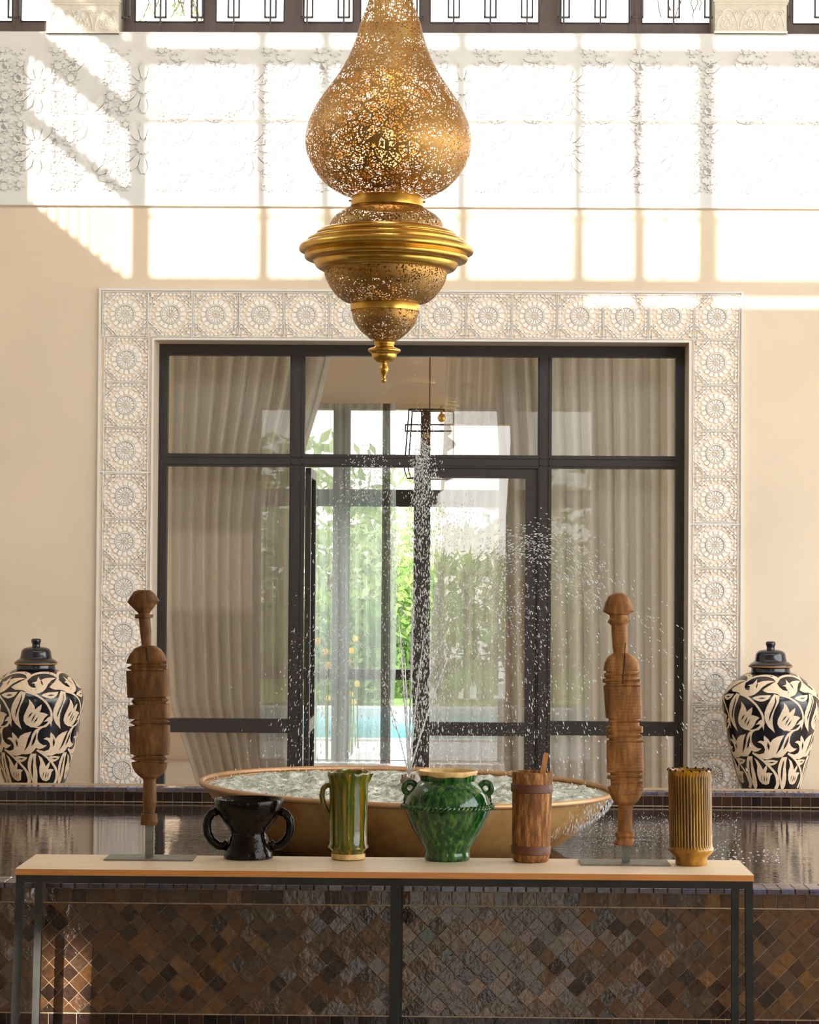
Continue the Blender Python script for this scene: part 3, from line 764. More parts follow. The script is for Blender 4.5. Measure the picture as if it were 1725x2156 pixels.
# nozzle in the middle
M['nozzle'] = simple('nozzle_bronze', srgb(128, 96, 70), .6, var=.4, scale=25, bump=.3, bscale=60)
nz = MB().lathe([(.018,-.14),(.018,-.03),(.034,-.025),(.036,.012),(.030,.02),(.026,.008),(.004,.006)], 20)
for k in range(6):
    a = math.pi/3*k; nz.tube([(.022*math.cos(a), .022*math.sin(a), .0), (.026*math.cos(a), .026*math.sin(a), .035)], .006, 6)
link('nozzle', nz.mesh('nozzle', angle=40), M['nozzle'], basin, ((860-858)/S(Y_BASIN), 0, (1655-1648)/S(Y_BASIN)))

# churning water in the basin
t = NT('churned_water'); v = t.coords('Object', (1, 1, 1))
nn = t.noise(v, 22, 5, .65); cw = t.ramp(nn, [(.36, srgb(150,160,140)), (.5, srgb(196,202,186)), (.62, srgb(240,240,232))])
M['churn'] = t.done(t.bsdf(cw, .12, 0, .5, 0, t.bump(t.noise(v, 30, 4), .8, .02), ior=1.33).outputs[0])
gv, gf = [], []
NR, NS = 46, 160
gv.append((0,0,0))
for i in range(1, NR+1):
    r = RB*.978*i/NR
    for k in range(NS):
        a = 2*math.pi*k/NS; x, y = r*math.cos(a), r*math.sin(a)
        h = .010*math.sin(23*x+1.3*math.sin(17*y))*math.sin(31*y+2*math.sin(13*x)) + .006*math.sin(61*x+9*y)*math.sin(53*y-7*x) + rng.normal(0, .0035)
        e = min(1, (RB*.978-r)/.06); gv.append((x, y, -.012 + h*e*1.3*(1.0 if r < RB*.9 else .8)))
for k in range(NS): gf.append((0, 1+k, 1+(k+1) % NS))
for i in range(NR-1):
    for k in range(NS):
        k2 = (k+1) % NS; gf.append((1+i*NS+k, 1+(i+1)*NS+k, 1+(i+1)*NS+k2, 1+i*NS+k2))
o = link('basin_water', MB().add(gv, gf).mesh('basin_water', True), M['churn'], None, (bc.x, Y_BASIN, bc.z), (0, .021, 0))
tag(o, 'pale churning water filling the copper basin', 'water', kind='stuff')

# ================================================================== CONSOLE TABLE
zt_ = W(810, 1836, Y_TABLE).z
tc0 = W(31.5, 1830, Y_TABLE); tc1 = W(1588, 1841, Y_TABLE)
TX0, TX1, TD = tc0.x, tc1.x, .415
table = thing('console_table', 'long low console with plywood top on a black steel frame', 'table', ((TX0+TX1)/2, Y_TABLE, 0))
HX = (TX1-TX0)/2
t = NT('plywood_top'); v = t.coords('Object', (.6, 6, 6))
cc = t.ramp(t.noise(v, 9, 6, .6), [(.3, srgb(232,206,172)), (.7, srgb(246,224,194))])
M['ply'] = t.done(t.bsdf(cc, .42, 0, .45, 0, t.bump(t.noise(v, 40, 3), .05, .003)).outputs[0])
M['ply_edge'] = simple('plywood_edge', srgb(206,134,66), .5, var=.2, scale=6, vscale=(1,1,40))
th = .0205
link('table_top', MB().box((-HX, .0008, zt_-th), (HX, TD, zt_)).mesh('table_top'), M['ply'], table)
link('front_edge', MB().box((-HX, 0, zt_-th), (HX, .0015, zt_-.0005)).mesh('front_edge'), M['ply_edge'], table)
bz = zt_ - th; bh = .026
for y in (.003, TD-.028):
    link('rail', MB().box((-HX+.003, y, bz-bh), (HX-.003, y+.025, bz)).mesh('rail'), M['black_steel'], table)
for x in (-HX+.003, HX-.028):
    link('end_rail', MB().box((x, .028, bz-bh), (x+.025, TD-.028, bz)).mesh('end_rail'), M['black_steel'], table)
for (x, y, sp) in ((-HX+.003, .003, -.018), (-HX+.003, TD-.028, -.010), (HX-.028, .003, .008), (HX-.028, TD-.028, .002), (XW(0)*0+W(833,1900,Y_TABLE).x-(TX0+TX1)/2-.0165, .003, -.004), (W(836,1900,Y_TABLE+TD).x-(TX0+TX1)/2-.010, TD-.028, -.004)):
    wd = .025 if abs(x) > .5 else .033
    mbx = MB(); z1 = bz-bh
    mbx.add([(x+sp,y,0),(x+wd+sp,y,0),(x+wd+sp,y+.025,0),(x+sp,y+.025,0),(x,y,z1),(x+wd,y,z1),(x+wd,y+.025,z1),(x,y+.025,z1)],
            [(3,2,1,0),(4,5,6,7),(0,1,5,4),(1,2,6,5),(2,3,7,6),(3,0,4,7)])
    link('leg', mbx.mesh('leg'), M['black_steel'], table)

# ================================================================== OBJECTS ON THE TABLE
def on_table(x, y, r_px):
    """centre of a round base whose front touches pixel (x, y)"""
    p = WZ(x, y, zt_); r = r_px/S(p.y); return Vector((p.x, p.y + r, zt_)), S(p.y + r)
def pottery(name, c1, c2, c3, rough=.12, streak=(7,7,1.2), bump=.25, coat=.6):
    t = NT(name); v = t.coords('Object', streak)
    cc = t.ramp(t.noise(v, 5.5, 6, .62), [(.30, c1), (.50, c2), (.68, c3)])
    v2 = t.coords('Object'); return t.done(t.bsdf(cc, rough, 0, .5 if coat else .22, coat, t.bump(t.noise(v2, 30, 3), bump, .005)).outputs[0])
M['black_glaze'] = pottery('black_glaze', srgb(8,5,4), srgb(14,9,7), srgb(30,18,11), .12, bump=.6, coat=0)
M['green_glaze'] = pottery('green_glaze', srgb(5,28,12), srgb(15,76,28), srgb(92,132,46), .10, (13,13,.8), coat=.3)
M['jug_glaze'] = pottery('green_amber_glaze', srgb(28,46,12), srgb(84,90,18), srgb(172,116,24), .12, (12,12,.6), coat=.2)
M['amber_glaze'] = pottery('amber_glaze', srgb(92,62,10), srgb(150,102,18), srgb(196,142,32), .18, (3,3,1.0), coat=.15)
M['amber_dark'] = pottery('amber_dark_glaze', srgb(18,12,5), srgb(40,28,8), srgb(70,50,14), .3, (4,4,1.5), coat=0)
M['clay_rim'] = simple('bare_clay_rim', srgb(224,186,120), .5, var=.25, scale=30)
M['mortar_wood'] = pottery('weathered_wood', srgb(84,52,28), srgb(132,86,46), srgb(196,140,84), .7, (12,12,2.4), .6, 0)
M['mortar_band'] = simple('leather_band', srgb(98,52,28), .55, var=.25, scale=30, bump=.3)
M['stick_wood'] = simple('stick_wood', srgb(196,132,74), .6, var=.2, scale=20, vscale=(8,8,1))

def prof_px(pts, ybase, s): return [(r/s, (ybase - y)/s) for r, y in pts]
# black footed cup
p, s = on_table(519, 1813, 52)
cup = thing('two_handled_cup', 'glossy black two-handled footed cup on the table', 'cup', p)
prf = prof_px([(48,1813),(52,1811),(52,1805),(50,1795),(46,1783),(40,1764),(38.5,1757),(44,1748),(56,1735),(64,1722),(69,1710),(72,1699),(73,1691),(71.5,1688),(69,1691),(66,1702),(58,1722),(40,1740),(4,1747)], 1813, s)
link('bowl', MB().lathe(prf, 64, cap=True).mesh('bowl', angle=60), M['black_glaze'], cup)
for sgn in (-1, 1):
    P = [(sgn*a/s, 0, (1813-b)/s) for a, b in ((66,1714),(78,1719),(86,1731),(88,1745),(86,1762),(77,1777),(64,1787),(52,1788),(44,1780))]
    mb = MB(); sm_ = []
    for i in range(len(P)-1):
        for q in (0, .5): sm_.append(Vector(P[i]).lerp(Vector(P[i+1]), q))
    sm_.append(Vector(P[-1])); mb.tube(sm_, 9.2/s, 12); link('handle', mb.mesh('handle', True), M['black_glaze'], cup)
# green-amber jug
p, s = on_table(732, 1813, 35)
jug = thing('glazed_jug', 'tall green and amber streaked jug with one handle', 'jug', p)
prf = prof_px([(33,1813),(34.5,1811),(35,1800),(34.5,1796),(38,1792),(43,1788),(42,1784),(39.5,1780),(39.5,1750),(40,1700),(41,1660),(42,1646),(44.5,1638),(45.5,1632),(44,1630),(41,1634),(38.5,1660),(37,1780),(3,1785)], 1813, s)
jm = MB().lathe(prf, 64)
me = jm.mesh('body', angle=50)
for vx in me.vertices:                                          # pinched wavy lip
    if vx.co.z > (1813-1640)/s:
        a = math.atan2(vx.co.y, vx.co.x); vx.co.z += .0022*math.sin(13*a)
link('body', me, M['jug_glaze'], jug)
link('foot', MB().lathe(prof_px([(35.4,1811),(35.9,1800)], 1813, s), 64, cap=False).mesh('foot', True), M['clay_rim'], jug)
P = [(-a/s, 0, (1813-b)/s) for a, b in ((35,1658),(47,1659),(54,1666),(56.5,1680),(53,1698),(45,1714),(38,1728),(36,1735))]
mb = MB(); sm_ = []
for i in range(len(P)-1):
    for q in (0, .33, .66): sm_.append(Vector(P[i]).lerp(Vector(P[i+1]), q))
mb.tube(sm_, 5.6/s, 10); link('handle', mb.mesh('handle', True), M['jug_glaze'], jug)
mb = MB().add([(40/s,-.012,(1813-1634)/s),(40/s,.012,(1813-1634)/s),(52/s,0,(1813-1633)/s),(42/s,0,(1813-1655)/s)], [(0,2,1),(0,3,2),(1,2,3),(0,1,3)])
link('spout', mb.mesh('spout'), M['jug_glaze'], jug)
# green jar
p, s = on_table(942, 1816, 48)
jar = thing('green_jar', 'squat green glazed jar with two ear handles and a rope band', 'jar', p)
prf = prof_px([(44,1816),(47,1814),(48,1808),(47,1800),(46.5,1797),(50,1790),(62,1770),(75,1748),(86,1722),(90,1708),(91,1702),(90,1694),(84,1676),(74,1662),(64,1654),(58,1650),(56.5,1647)], 1816, s)
link('body', MB().lathe(prf + prof_px([(54,1650),(60,1660),(84,1700),(60,1765),(4,1800)], 1816, s), 72).mesh('body', angle=60), M['green_glaze'], jar)
lip = prof_px([(57,1650),(58,1644),(61,1637),(63,1631),(62,1628.5),(59,1628.5),(56,1633),(53.5,1650)], 1816, s)
link('lip', MB().lathe(lip, 72, cap=False).mesh('lip', True), M['clay_rim'], jar)
gl = prof_px([(57.8,1652),(58.8,1644.5),(61.3,1638.5)], 1816, s)
lm = MB().lathe(gl, 72, cap=False).mesh('lip_glaze', True)
for vx in lm.vertices:
    a = math.atan2(vx.co.y, vx.co.x)
    if vx.co.z > (1816-1640)/s: vx.co.z += .004*math.sin(5*a+1)*math.sin(2.3*a); 
link('lip_glaze', lm, M['green_glaze'], jar)
rp_ = MB(); RR = 94/s; zr_ = (1816-1703)/s
for k2 in (0, 1):                                              # twisted rope of two strands
    rp_.tube([((RR + .0045*math.cos(2*math.pi*i/12 + math.pi*k2))*math.cos(2*math.pi*i/360), (RR + .0045*math.cos(2*math.pi*i/12 + math.pi*k2))*math.sin(2*math.pi*i/360), zr_ + .0045*math.sin(2*math.pi*i/12 + math.pi*k2)) for i in range(360)], .0056, 6, closed=True)
link('rope_band', rp_.mesh('rope_band', True), M['green_glaze'], jar)
for sgn in (-1, 1):
    mb = MB(); cxp, cyp = sgn*79.5, 1666
    P = [((cxp + 12*math.cos(a))/s, 0, (1816-cyp+12.5*math.sin(a))/s) for a in [2*math.pi*k/24 for k in range(24)]]
    mb.tube(P, 6.6/s, 10, closed=True); mb.tube([(sgn*84/s,0,(1816-1678)/s), (sgn*86/s,0,(1816-1690)/s), (sgn*86/s,0,(1816-1700)/s)], [.011,.013,.010], 10)
    link('ear_handle', mb.mesh('ear_handle', True), M['green_glaze'], jar)
# wooden mortar
p, s = on_table(1119, 1818, 36)
mor = thing('wooden_mortar', 'worn brown wooden mortar bound with two leather bands', 'mortar', p, rot=(0, .012, 0))
prf = prof_px([(33,1818),(37,1815),(39,1806),(40.5,1770),(41.5,1700),(42.5,1650),(43,1634),(41.5,1630),(38,1630),(36,1640),(34,1700),(30,1790),(2,1795)], 1818, s)
me = MB().lathe(prf, 48).mesh('body', angle=50)
for vx in me.vertices:
    a = math.atan2(vx.co.y, vx.co.x); f_ = 1+.012*math.sin(3*a+8*vx.co.z); vx.co.x *= f_; vx.co.y *= f_
link('body', me, M['mortar_wood'], mor)
link('band', MB().lathe(prof_px([(42.5,1673),(44.3,1672),(44.6,1656),(43,1654.5)], 1818, s), 48, cap=False).mesh('band', angle=50), M['mortar_band'], mor)
link('band', MB().lathe(prof_px([(39.2,1802),(41.4,1801),(42,1785),(40.6,1783.5)], 1818, s), 48, cap=False).mesh('band', angle=50), M['mortar_band'], mor)
a_ = Vector((20/s, .0, (1818-1660)/s)) + p; b_ = Vector((31.5/s, 0, (1818-1591)/s)) + p
dv = (b_-a_).normalized(); nx = Vector((dv.z, 0, -dv.x))
st = MB(); vs_ = []
for q, wd in ((a_, 6/s), (a_.lerp(b_, .92), 5.3/s), (b_, 4.2/s)):
    for sx, sy in ((-1,-1),(1,-1),(1,1),(-1,1)): vs_.append(q + nx*wd*sx + Vector((0, .006*sy, 0)))
st.add(vs_, [(0,1,5,4),(1,2,6,5),(2,3,7,6),(3,0,4,7),(4,5,9,8),(5,6,10,9),(6,7,11,10),(7,4,8,11),(8,9,10,11),(3,2,1,0)])
tag(link('wooden_stick', st.mesh('wooden_stick'), M['stick_wood']), 'flat pale wooden stick leaning inside the brown mortar', 'stick')
# ribbed amber vase
p, s = on_table(1459, 1825, 33)
vas = thing('ribbed_vase', 'tall amber glazed vase with vertical ribs and a beaded rim', 'vase', p)
seg = 168
pr = prof_px([(31,1825),(33,1823),(33,1814),(35,1808),(46,1797),(48.5,1793),(48,1789),(44.5,1786),(43.5,1780),(43.5,1700),(44,1640),(45,1633),(46.5,1628),(45,1625.5),(42,1628),(40,1650),(38,1780),(3,1785)], 1825, s)
me = MB().lathe(pr, seg).mesh('body', angle=45)
for i, vx in enumerate(me.vertices):
    a = math.atan2(vx.co.y, vx.co.x); r = math.hypot(vx.co.x, vx.co.y)
    if 38.9/s < r and (1825-1786)/s < vx.co.z < (1825-1634)/s:
        f_ = 1 + .03*math.cos(42*a); vx.co.x *= f_; vx.co.y *= f_
    vx.co.x -= .020*vx.co.z
link('body', me, M['amber_glaze'], vas)
gr_ = MB()
for k in range(42):
    a = 2*math.pi*(k+.5)/42
    P = [(43.2/s*math.cos(a) - .020*z, 43.2/s*math.sin(a), z) for z in [(1825-y)/s for y in (1785,1745,1700,1660,1637)]]
    gr_.tube(P, .0016, 5)
o = link('groove_lines', gr_.mesh('groove_lines'), M['amber_dark'], vas); o['kind'] = 'stuff'
for k in range(16):
    a = 2*math.pi*k/16; z = (1825-1626)/s
    link('rim_bead', MB().lathe([(.0006,-.004),(.0042,-.002),(.0046,.001),(.0025,.004),(.0004,.0046)], 8, (45.2/s*math.cos(a)-.02*z, 45.2/s*math.sin(a), z)).mesh('rim_bead', True), M['amber_dark'], vas)

# ---- carved tent posts on stands
t = NT('carved_post_wood'); v = t.coords('Object', (7, 7, 1.6)); v2 = t.coords('Object', (1, 1, 1))
cc = t.ramp(t.noise(v, 5, 7, .66), [(.25, srgb(74,46,22)), (.5, srgb(138,90,44)), (.72, srgb(186,132,74))])
wv = t.n('ShaderNodeTexWave', bands_direction='Z'); wv.inputs['Scale'].default_value = 28; wv.inputs['Distortion'].default_value = 3; t.l(v2, wv.inputs['Vector'])
M['post_wood'] = t.done(t.bsdf(cc, .6, 0, .3, 0, t.bump(wv.outputs[0], .15, .004)).outputs[0])
M['stand_steel'] = simple('stand_steel', srgb(120,118,106), .5, metal=.5, var=.3, scale=25)
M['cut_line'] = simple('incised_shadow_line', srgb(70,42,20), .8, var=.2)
def zz(pts, ox, oy, sc): return [(ox + x/sc, oy + y/sc) for x, y in pts]
A3 = lambda *p: zz(p, 225, 1230, 8.627); A4 = lambda *p: zz(p, 225, 1470, 7.985)
left_L = A3((570,105),(500,130),(430,220),(370,325),(470,430),(575,530),(575,545),(512,550),(510,618),(580,625),(600,850),(635,1110),(520,1160),(430,1260),(370,1380),(355,1440),(475,1450),(430,1485),(355,1515),(430,1555),(475,1570),(352,1580),(375,2060),(510,2066)) + \
         A4((415,50),(465,110),(350,125),(365,345),(478,352),(390,410),(487,465),(375,480),(395,940),(517,950),(405,1018),(522,1065),(415,1080),(440,1180),(500,1270),(610,1360),(615,1400),(600,1700),(615,1900),(610,1935),(575,1945),(568,2128))
left_R = A3((690,100),(800,110),(870,170),(920,240),(960,295),(900,360),(780,525),(780,545),(840,550),(838,605),(790,615),(810,850),(810,1110),(890,1120),(980,1180),(1060,1290),(1100,1390),(1005,1435),(1110,1475),(1010,1530),(1010,1548),(1118,1552),(1135,2030),(1020,2050)) + \
         A4((1048,30),(960,85),(1052,95),(1056,325),(945,340),(1056,390),(943,445),(1065,455),(1065,950),(937,962),(1027,1020),(925,1075),(1027,1086),(1000,1190),(930,1290),(830,1355),(825,1400),(837,1750),(800,1930),(840,1945),(860,2080),(832,2130))
B5 = lambda *p: zz(p, 1240, 1230, 7.187); B6 = lambda *p: zz(p, 1240, 1520, 6.955)
right_L = B5((415,125),(300,180),(250,270),(210,415),(310,470),(320,510),(280,575),(340,625),(345,750),(360,950),(375,1040),(290,1100),(240,1190),(218,1310),(260,1322),(260,1345),(232,1355),(232,1405),(255,1410),(255,1428),(212,1440),(212,1490),(258,1497),(258,1520),(220,1545),(255,2025),(298,2032)) + \
          B6((298,55),(255,75),(255,155),(285,165),(285,180),(258,186),(258,235),(300,242),(300,266),(260,280),(265,740),(315,747),(315,778),(268,786),(268,830),(315,838),(322,930),(275,955),(300,1050),(350,1150),(425,1220),(430,1260),(420,1600),(385,1622),(385,1668),(410,1700),(410,1715),(360,1780),(372,1805))
right_R = B5((510,130),(600,190),(650,280),(692,400),(590,465),(595,510),(630,545),(580,600),(590,780),(580,1030),(690,1100),(750,1180),(777,1300),(732,1306),(732,1332),(780,1340),(780,1390),(740,1396),(740,1430),(790,1436),(790,1485),(748,1491),(748,1520),(795,1530),(810,2020),(762,2032)) + \
          B6((745,58),(795,66),(795,150),(750,166),(750,180),(785,190),(785,225),(750,236),(750,262),(797,270),(805,740),(755,747),(755,770),(803,776),(803,825),(755,836),(755,860),(803,866),(803,910),(755,932),(800,950),(780,1060),(730,1150),(655,1215),(640,1260),(635,1600),(675,1622),(675,1662),(655,1700),(665,1740),(640,1800))
M['post_wood_pale'] = M['post_wood']
t = NT('carved_post_dark_wood'); v = t.coords('Object', (7, 7, 1.6))
cc = t.ramp(t.noise(v, 5, 7, .66), [(.25, srgb(58,36,17)), (.5, srgb(104,68,32)), (.72, srgb(150,102,52))])
M['post_wood_dark'] = t.done(t.bsdf(cc, .6, 0, .3, 0, t.bump(t.noise(v, 30, 3), .3, .003)).outputs[0])
def tent_post(name, label, Lp, Rp, rod, plate, foot_y, wm='post_wood'):
    pf = WZ((plate[0][0]+plate[1][0])/2, plate[0][1], zt_); pk = WZ((plate[2][0]+plate[3][0])/2, plate[2][1], zt_)
    Yc = (pf.y+pk.y)/2; base = Vector((W(rod[0], foot_y, Yc).x, Yc, zt_))
    o = thing(name, label, 'sculpture', base, 'carved wooden posts on the console')
    a, b = WZ(plate[0][0], plate[0][1], zt_), WZ(plate[1][0], plate[1][1], zt_)
    hw = (b.x-a.x)/2; cx = (a.x+b.x)/2 - base.x; hd = max(.05, min(.075, (pk.y-pf.y)/2))
    link('base_plate', MB().box((cx-hw, -hd, .0), (cx+hw, hd, .005)).mesh('base_plate'), M['stand_steel'], o)
    zr1 = W(rod[0], rod[2]-25, Yc).z - zt_
    link('rod', MB().box((-rod[1]/S(Yc)/2, -.004, .005), (rod[1]/S(Yc)/2, .004, zr1)).mesh('rod'), M['stand_steel'], o)
    def mono(q):
        ys, xs_ = [], []
        for x, y in q:
            ys.append(y if not ys or y > ys[-1] else ys[-1] + .02); xs_.append(x)
        return ys, xs_
    yl, xl_ = mono(Lp); yr, xr_ = mono(Rp)
    ya, yz = max(yl[0], yr[0]), min(yl[-1], yr[-1])
    lv = sorted({round(y, 2) for y in yl + yr if ya < y < yz} | {ya + (yz-ya)*i/420 for i in range(421)})
    vs_, fs = [], []; NSG = 24
    for y in lv:
        a_, b_ = W(np.interp(y, yl, xl_), y, Yc), W(np.interp(y, yr, xr_), y, Yc)
        cx_, hw_ = (a_.x+b_.x)/2 - base.x, max(.002, (b_.x-a_.x)/2)
        frac = (y-ya)/(yz-ya); dp = min(hw_*.85, .030 if .16 < frac < .80 else .034); ex = .55 if .24 < frac < .78 else .8
        for k in range(NSG):
            an = 2*math.pi*k/NSG; c_, s_ = math.cos(an), math.sin(an)
            vs_.append((cx_ + hw_*math.copysign(abs(c_)**ex, c_), dp*math.copysign(abs(s_)**ex, s_), a_.z/2+b_.z/2-zt_))
    for i in range(len(lv)-1):
        for k in range(NSG):
            k2 = (k+1) % NSG; fs.append((i*NSG+k, (i+1)*NSG+k, (i+1)*NSG+k2, i*NSG+k2))
    fs.append(tuple(range(NSG))); fs.append(tuple((len(lv)-1)*NSG+k for k in range(NSG))[::-1])
    me = MB().add(vs_, fs).mesh('carved_post', angle=38)
    body = link('carved_post', me, M[wm], o)
    return o, body, base, Yc
lp, lbody, lbase, lY = tent_post('carved_tent_post', 'dark carved tent post with a split fan-shaped head and spiked notches', left_L, left_R, (314.5, 17.5, 1733), ((215,1815),(404,1815),(411,1800),(226,1800)), 1806, 'post_wood_dark')
rp2, rbody, rbase, rY = tent_post('carved_tent_post', 'pale carved tent post with a rounded mushroom head and square notches', right_L, right_R, (1318, 17, 1790), ((1224,1824),(1415,1827),(1413,1812),(1225,1808)), 1818)
def rings(o, base, Yc, spec, name='turned_ridge', m='post_wood', hh=.0045):
    for x0, x1, y, w in spec:
        a, b = W(x0, y, Yc), W(x1, y, Yc); d = w/S(Yc)/2
        link(name, MB().add([(a.x-base.x, -.0295, a.z-zt_-d), (b.x-base.x, -.0295, b.z-zt_-d), (b.x-base.x, -.0295, b.z-zt_+d), (a.x-base.x, -.0295, a.z-zt_+d), (a.x-base.x, -.0295-hh, (a.z-zt_)), (b.x-base.x, -.0295-hh, (b.z-zt_))],
              [(0,1,5,4),(4,5,2,3),(0,4,3),(1,2,5)]).mesh(name), M[m], o)
rings(lp, lbase, lY, [(278,344,1402,7),(284,343,1472,6),(282,346,1521,6),(288,344,1597,6),(280,340,1396,3),(279,346,1411,3),(282,349,1467,3),(284,346,1588,3)], m='post_wood_dark')
rings(rp2, rbase, rY, [(1275,1340,1419,4),(1272,1346,1432,4),(1280,1348,1518,4),(1280,1349,1536,5),(1280,1350,1549,4),(1286,1350,1634,4),(1288,1350,1646,5),(1277,1346,1443,3),(1279,1353,1560,3),(1281,1352,1623,3)])
# the split down the middle of each post
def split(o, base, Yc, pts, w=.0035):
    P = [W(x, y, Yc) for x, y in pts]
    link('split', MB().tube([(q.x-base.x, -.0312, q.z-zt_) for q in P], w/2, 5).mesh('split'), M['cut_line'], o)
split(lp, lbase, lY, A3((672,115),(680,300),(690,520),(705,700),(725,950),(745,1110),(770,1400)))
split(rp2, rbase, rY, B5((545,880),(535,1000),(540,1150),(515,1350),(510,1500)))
# ================================================================== LANTERN
LY = 9.2
lc = W(813.5, 530, LY); s = S(LY)
lantern = thing('brass_lantern', 'large pierced brass hanging lantern with a pear-shaped top over the fountain', 'lantern', lc, rot=(0, .012, 0))
def lprof(pts): return [(r/s, (530-y)/s) for r, y in pts]
def dense(pts, n=6):
    out = []
    P = [pts[0]] + list(pts) + [pts[-1]]
    for i in range(1, len(P)-2):
        for k in range(n):
            t_ = k/n
            out.append(tuple(.5*((2*P[i][j]) + (-P[i-1][j]+P[i+1][j])*t_ + (2*P[i-1][j]-5*P[i][j]+4*P[i+1][j]-P[i+2][j])*t_*t_ + (-P[i-1][j]+3*P[i][j]-3*P[i+1][j]+P[i+2][j])*t_**3) for j in (0, 1)))
    out.append(tuple(pts[-1])); return out
def lpart(name, pts, m, n=5, cap=False, seg=96, smooth=True):
    p_ = lprof(dense(pts, n) if n else pts)
    return link(name, MB().lathe(p_, seg, cap=cap).mesh(name, angle=50), m, lantern)
lpart('upper_bulb', [(77,414),(97,408),(126,391),(151,365),(171.5,326),(175.5,295),(170,261),(153,222),(127,183),(109,157),(87,117),(72,76),(62,40),(48,0),(34,-60),(24,-130)], M['brass_pierced'])
lpart('cap', [(25,-128),(30,-134),(30,-160),(12,-176),(6,-190)], M['brass'], 3, True)
link('chain', MB().lathe([(.008, (530+188)/s), (.008, Z_ROOF-lc.z)], 8).mesh('chain'), M['brass'], lantern)
lpart('collar', [(74,436),(77,435),(77.5,417),(76,414.5),(72,414)], M['brass'], 0)
lpart('shoulder_dome', [(122,484),(120,474),(115,464),(105,453),(92,445),(77,436)], M['brass_pierced'])
lpart('stepped_flange', [(120,482),(132,484),(141,487),(147,491),(149,496),(147,499),(156,501),(164,504),(168,509),(167,513),(175,515),(182,519),(184.5,526),(183,532),(176,535),(171,537),(173,542),(171,548),(164,551),(153,553),(151,559),(146,566),(138,570),(126,571)], M['brass'], 3)
lpart('lower_bowl', [(129,560),(129.5,572),(128.5,583),(122,599),(108,619.6),(90,635),(72,640)], M['brass_pierced'])
lpart('collar', [(70,657),(73,656),(74,642),(72.5,639.5),(69,639)], M['brass'], 0)
lpart('end_bowl', [(70,656),(70,661),(66,677),(54,695),(36,711),(22,721)], M['brass_pierced'])
lpart('cup', [(21,720),(22,724),(20,730),(24,733),(33,736),(34.5,739),(33,742),(27,746),(26,752),(23,757),(16,763),(6,765.5)], M['brass'], 3, False, 48)
lpart('finial', [(7,763),(6,768),(9.5,777),(9,783),(5,791),(3.6,797),(5.5,801),(5,805),(1,807.5)], M['brass'], 4, True, 24)
for sg in (-1, 1):
    link('screw', MB().tube([(sg*76/s, -.01, (530-424)/s), (sg*81/s, -.01, (530-424)/s)], .004, 8).mesh('screw'), M['brass'], lantern)
ld = bpy.data.lights.new('lantern_bulb', 'POINT'); ld.energy = 12; ld.color = (1, .72, .38); ld.shadow_soft_size = .05
lo_ = bpy.data.objects.new('bulb_light', ld); col.objects.link(lo_); lo_.parent = lantern; lo_.location = (0, 0, (530-300)/s)
t = NT('bulb_glow'); em = t.n('ShaderNodeEmission'); em.inputs[0].default_value = (1, .62, .25, 1); em.inputs[1].default_value = 1.6
M['bulb'] = t.done(em.outputs[0])
link('bulb', MB().lathe([(.003,-.05),(.03,-.04),(.045,0),(.035,.04),(.018,.06),(.016,.11)], 20).mesh('bulb', True), M['bulb'], lantern, (0, 0, (530-330)/s))

# ================================================================== URNS
t = NT('urn_black_glaze'); v = t.coords('Object')
cc = t.ramp(t.noise(v, 6, 4), [(.3, srgb(12,11,14)), (.7, srgb(28,28,38))])
M['urn'] = t.done(t.bsdf(cc, .2, 0, .5, .3, t.bump(t.noise(v, 18, 3), .12, .01)).outputs[0])
M['urn_motif'] = simple('urn_sgraffito', srgb(236,210,178), .75, var=.09, scale=60, bump=.4, bscale=140)
M['urn_edge'] = simple('urn_lid_edge', srgb(164,112,62), .5)
su = S(Y_URN)
KZ = 6.535
body_px = [(44,1758),(48,1752),(50,1735),(52,1705),(58,1668),(65,1640),(69.7,1628),(79,1590),(86.5,1559.5),(94,1521),(99.5,1490.7),(101,1471),(98.7,1460),(89.6,1443),(74,1428),(57.5,1416),(46,1411),(41,1408),(40,1400),(36,1399)]
bd_px = dense(body_px, 4)
bys = np.array([p[1] for p in bd_px][::-1]); brs = np.array([p[0] for p in bd_px][::-1])
def urn_R(y): return float(np.interp(y, bys, brs))
def polyfy(pts, width=None):
    if width is None: return pts
    L, Rr = [], []
    for i, p_ in enumerate(pts):
        a = Vector(pts[max(i-1, 0)]); b = Vector(pts[min(i+1, len(pts)-1)]); d = (b-a).normalized(); n_ = Vector((-d.y, d.x))
        w_ = width[i] if isinstance(width, (list, tuple)) else width
        L.append(tuple(Vector(p_) + n_*w_/2)); Rr.append(tuple(Vector(p_) - n_*w_/2))
    return L + Rr[::-1]
def spl(pts, n=4): return dense(pts, n)
def motif_mesh(name, polys, off):
    bm = bmesh.new()
    for pts in polys:
        q = []
        for x, y in pts:
            yy = 1330 + y/KZ; Rr = urn_R(yy)
            th_ = math.asin(max(-.985, min(.985, (x/KZ - 75.7)/Rr))); q.append((th_*90, yy))
        vs_ = [bm.verts.new((a, b, 0)) for a, b in q]
        try: bm.faces.new(vs_)
        except ValueError: pass
    bmesh.ops.triangulate(bm, faces=bm.faces[:])
    for _ in range(3):
        es = [e for e in bm.edges if e.calc_length() > 9]
        if es: bmesh.ops.subdivide_edges(bm, edges=es, cuts=1); bmesh.ops.triangulate(bm, faces=bm.faces[:])
    for vx in bm.verts:
        th_, yy = vx.co.x/90, vx.co.y; Rr = urn_R(yy)/su + off
        vx.co = (Rr*math.sin(th_), -Rr*math.cos(th_), (1758-yy)/su)
    bmesh.ops.recalc_face_normals(bm, faces=bm.faces[:])
    me = bpy.data.meshes.new(name); bm.to_mesh(me); bm.free()
    me.polygons.foreach_set('use_smooth', [True]*len(me.polygons)); return me
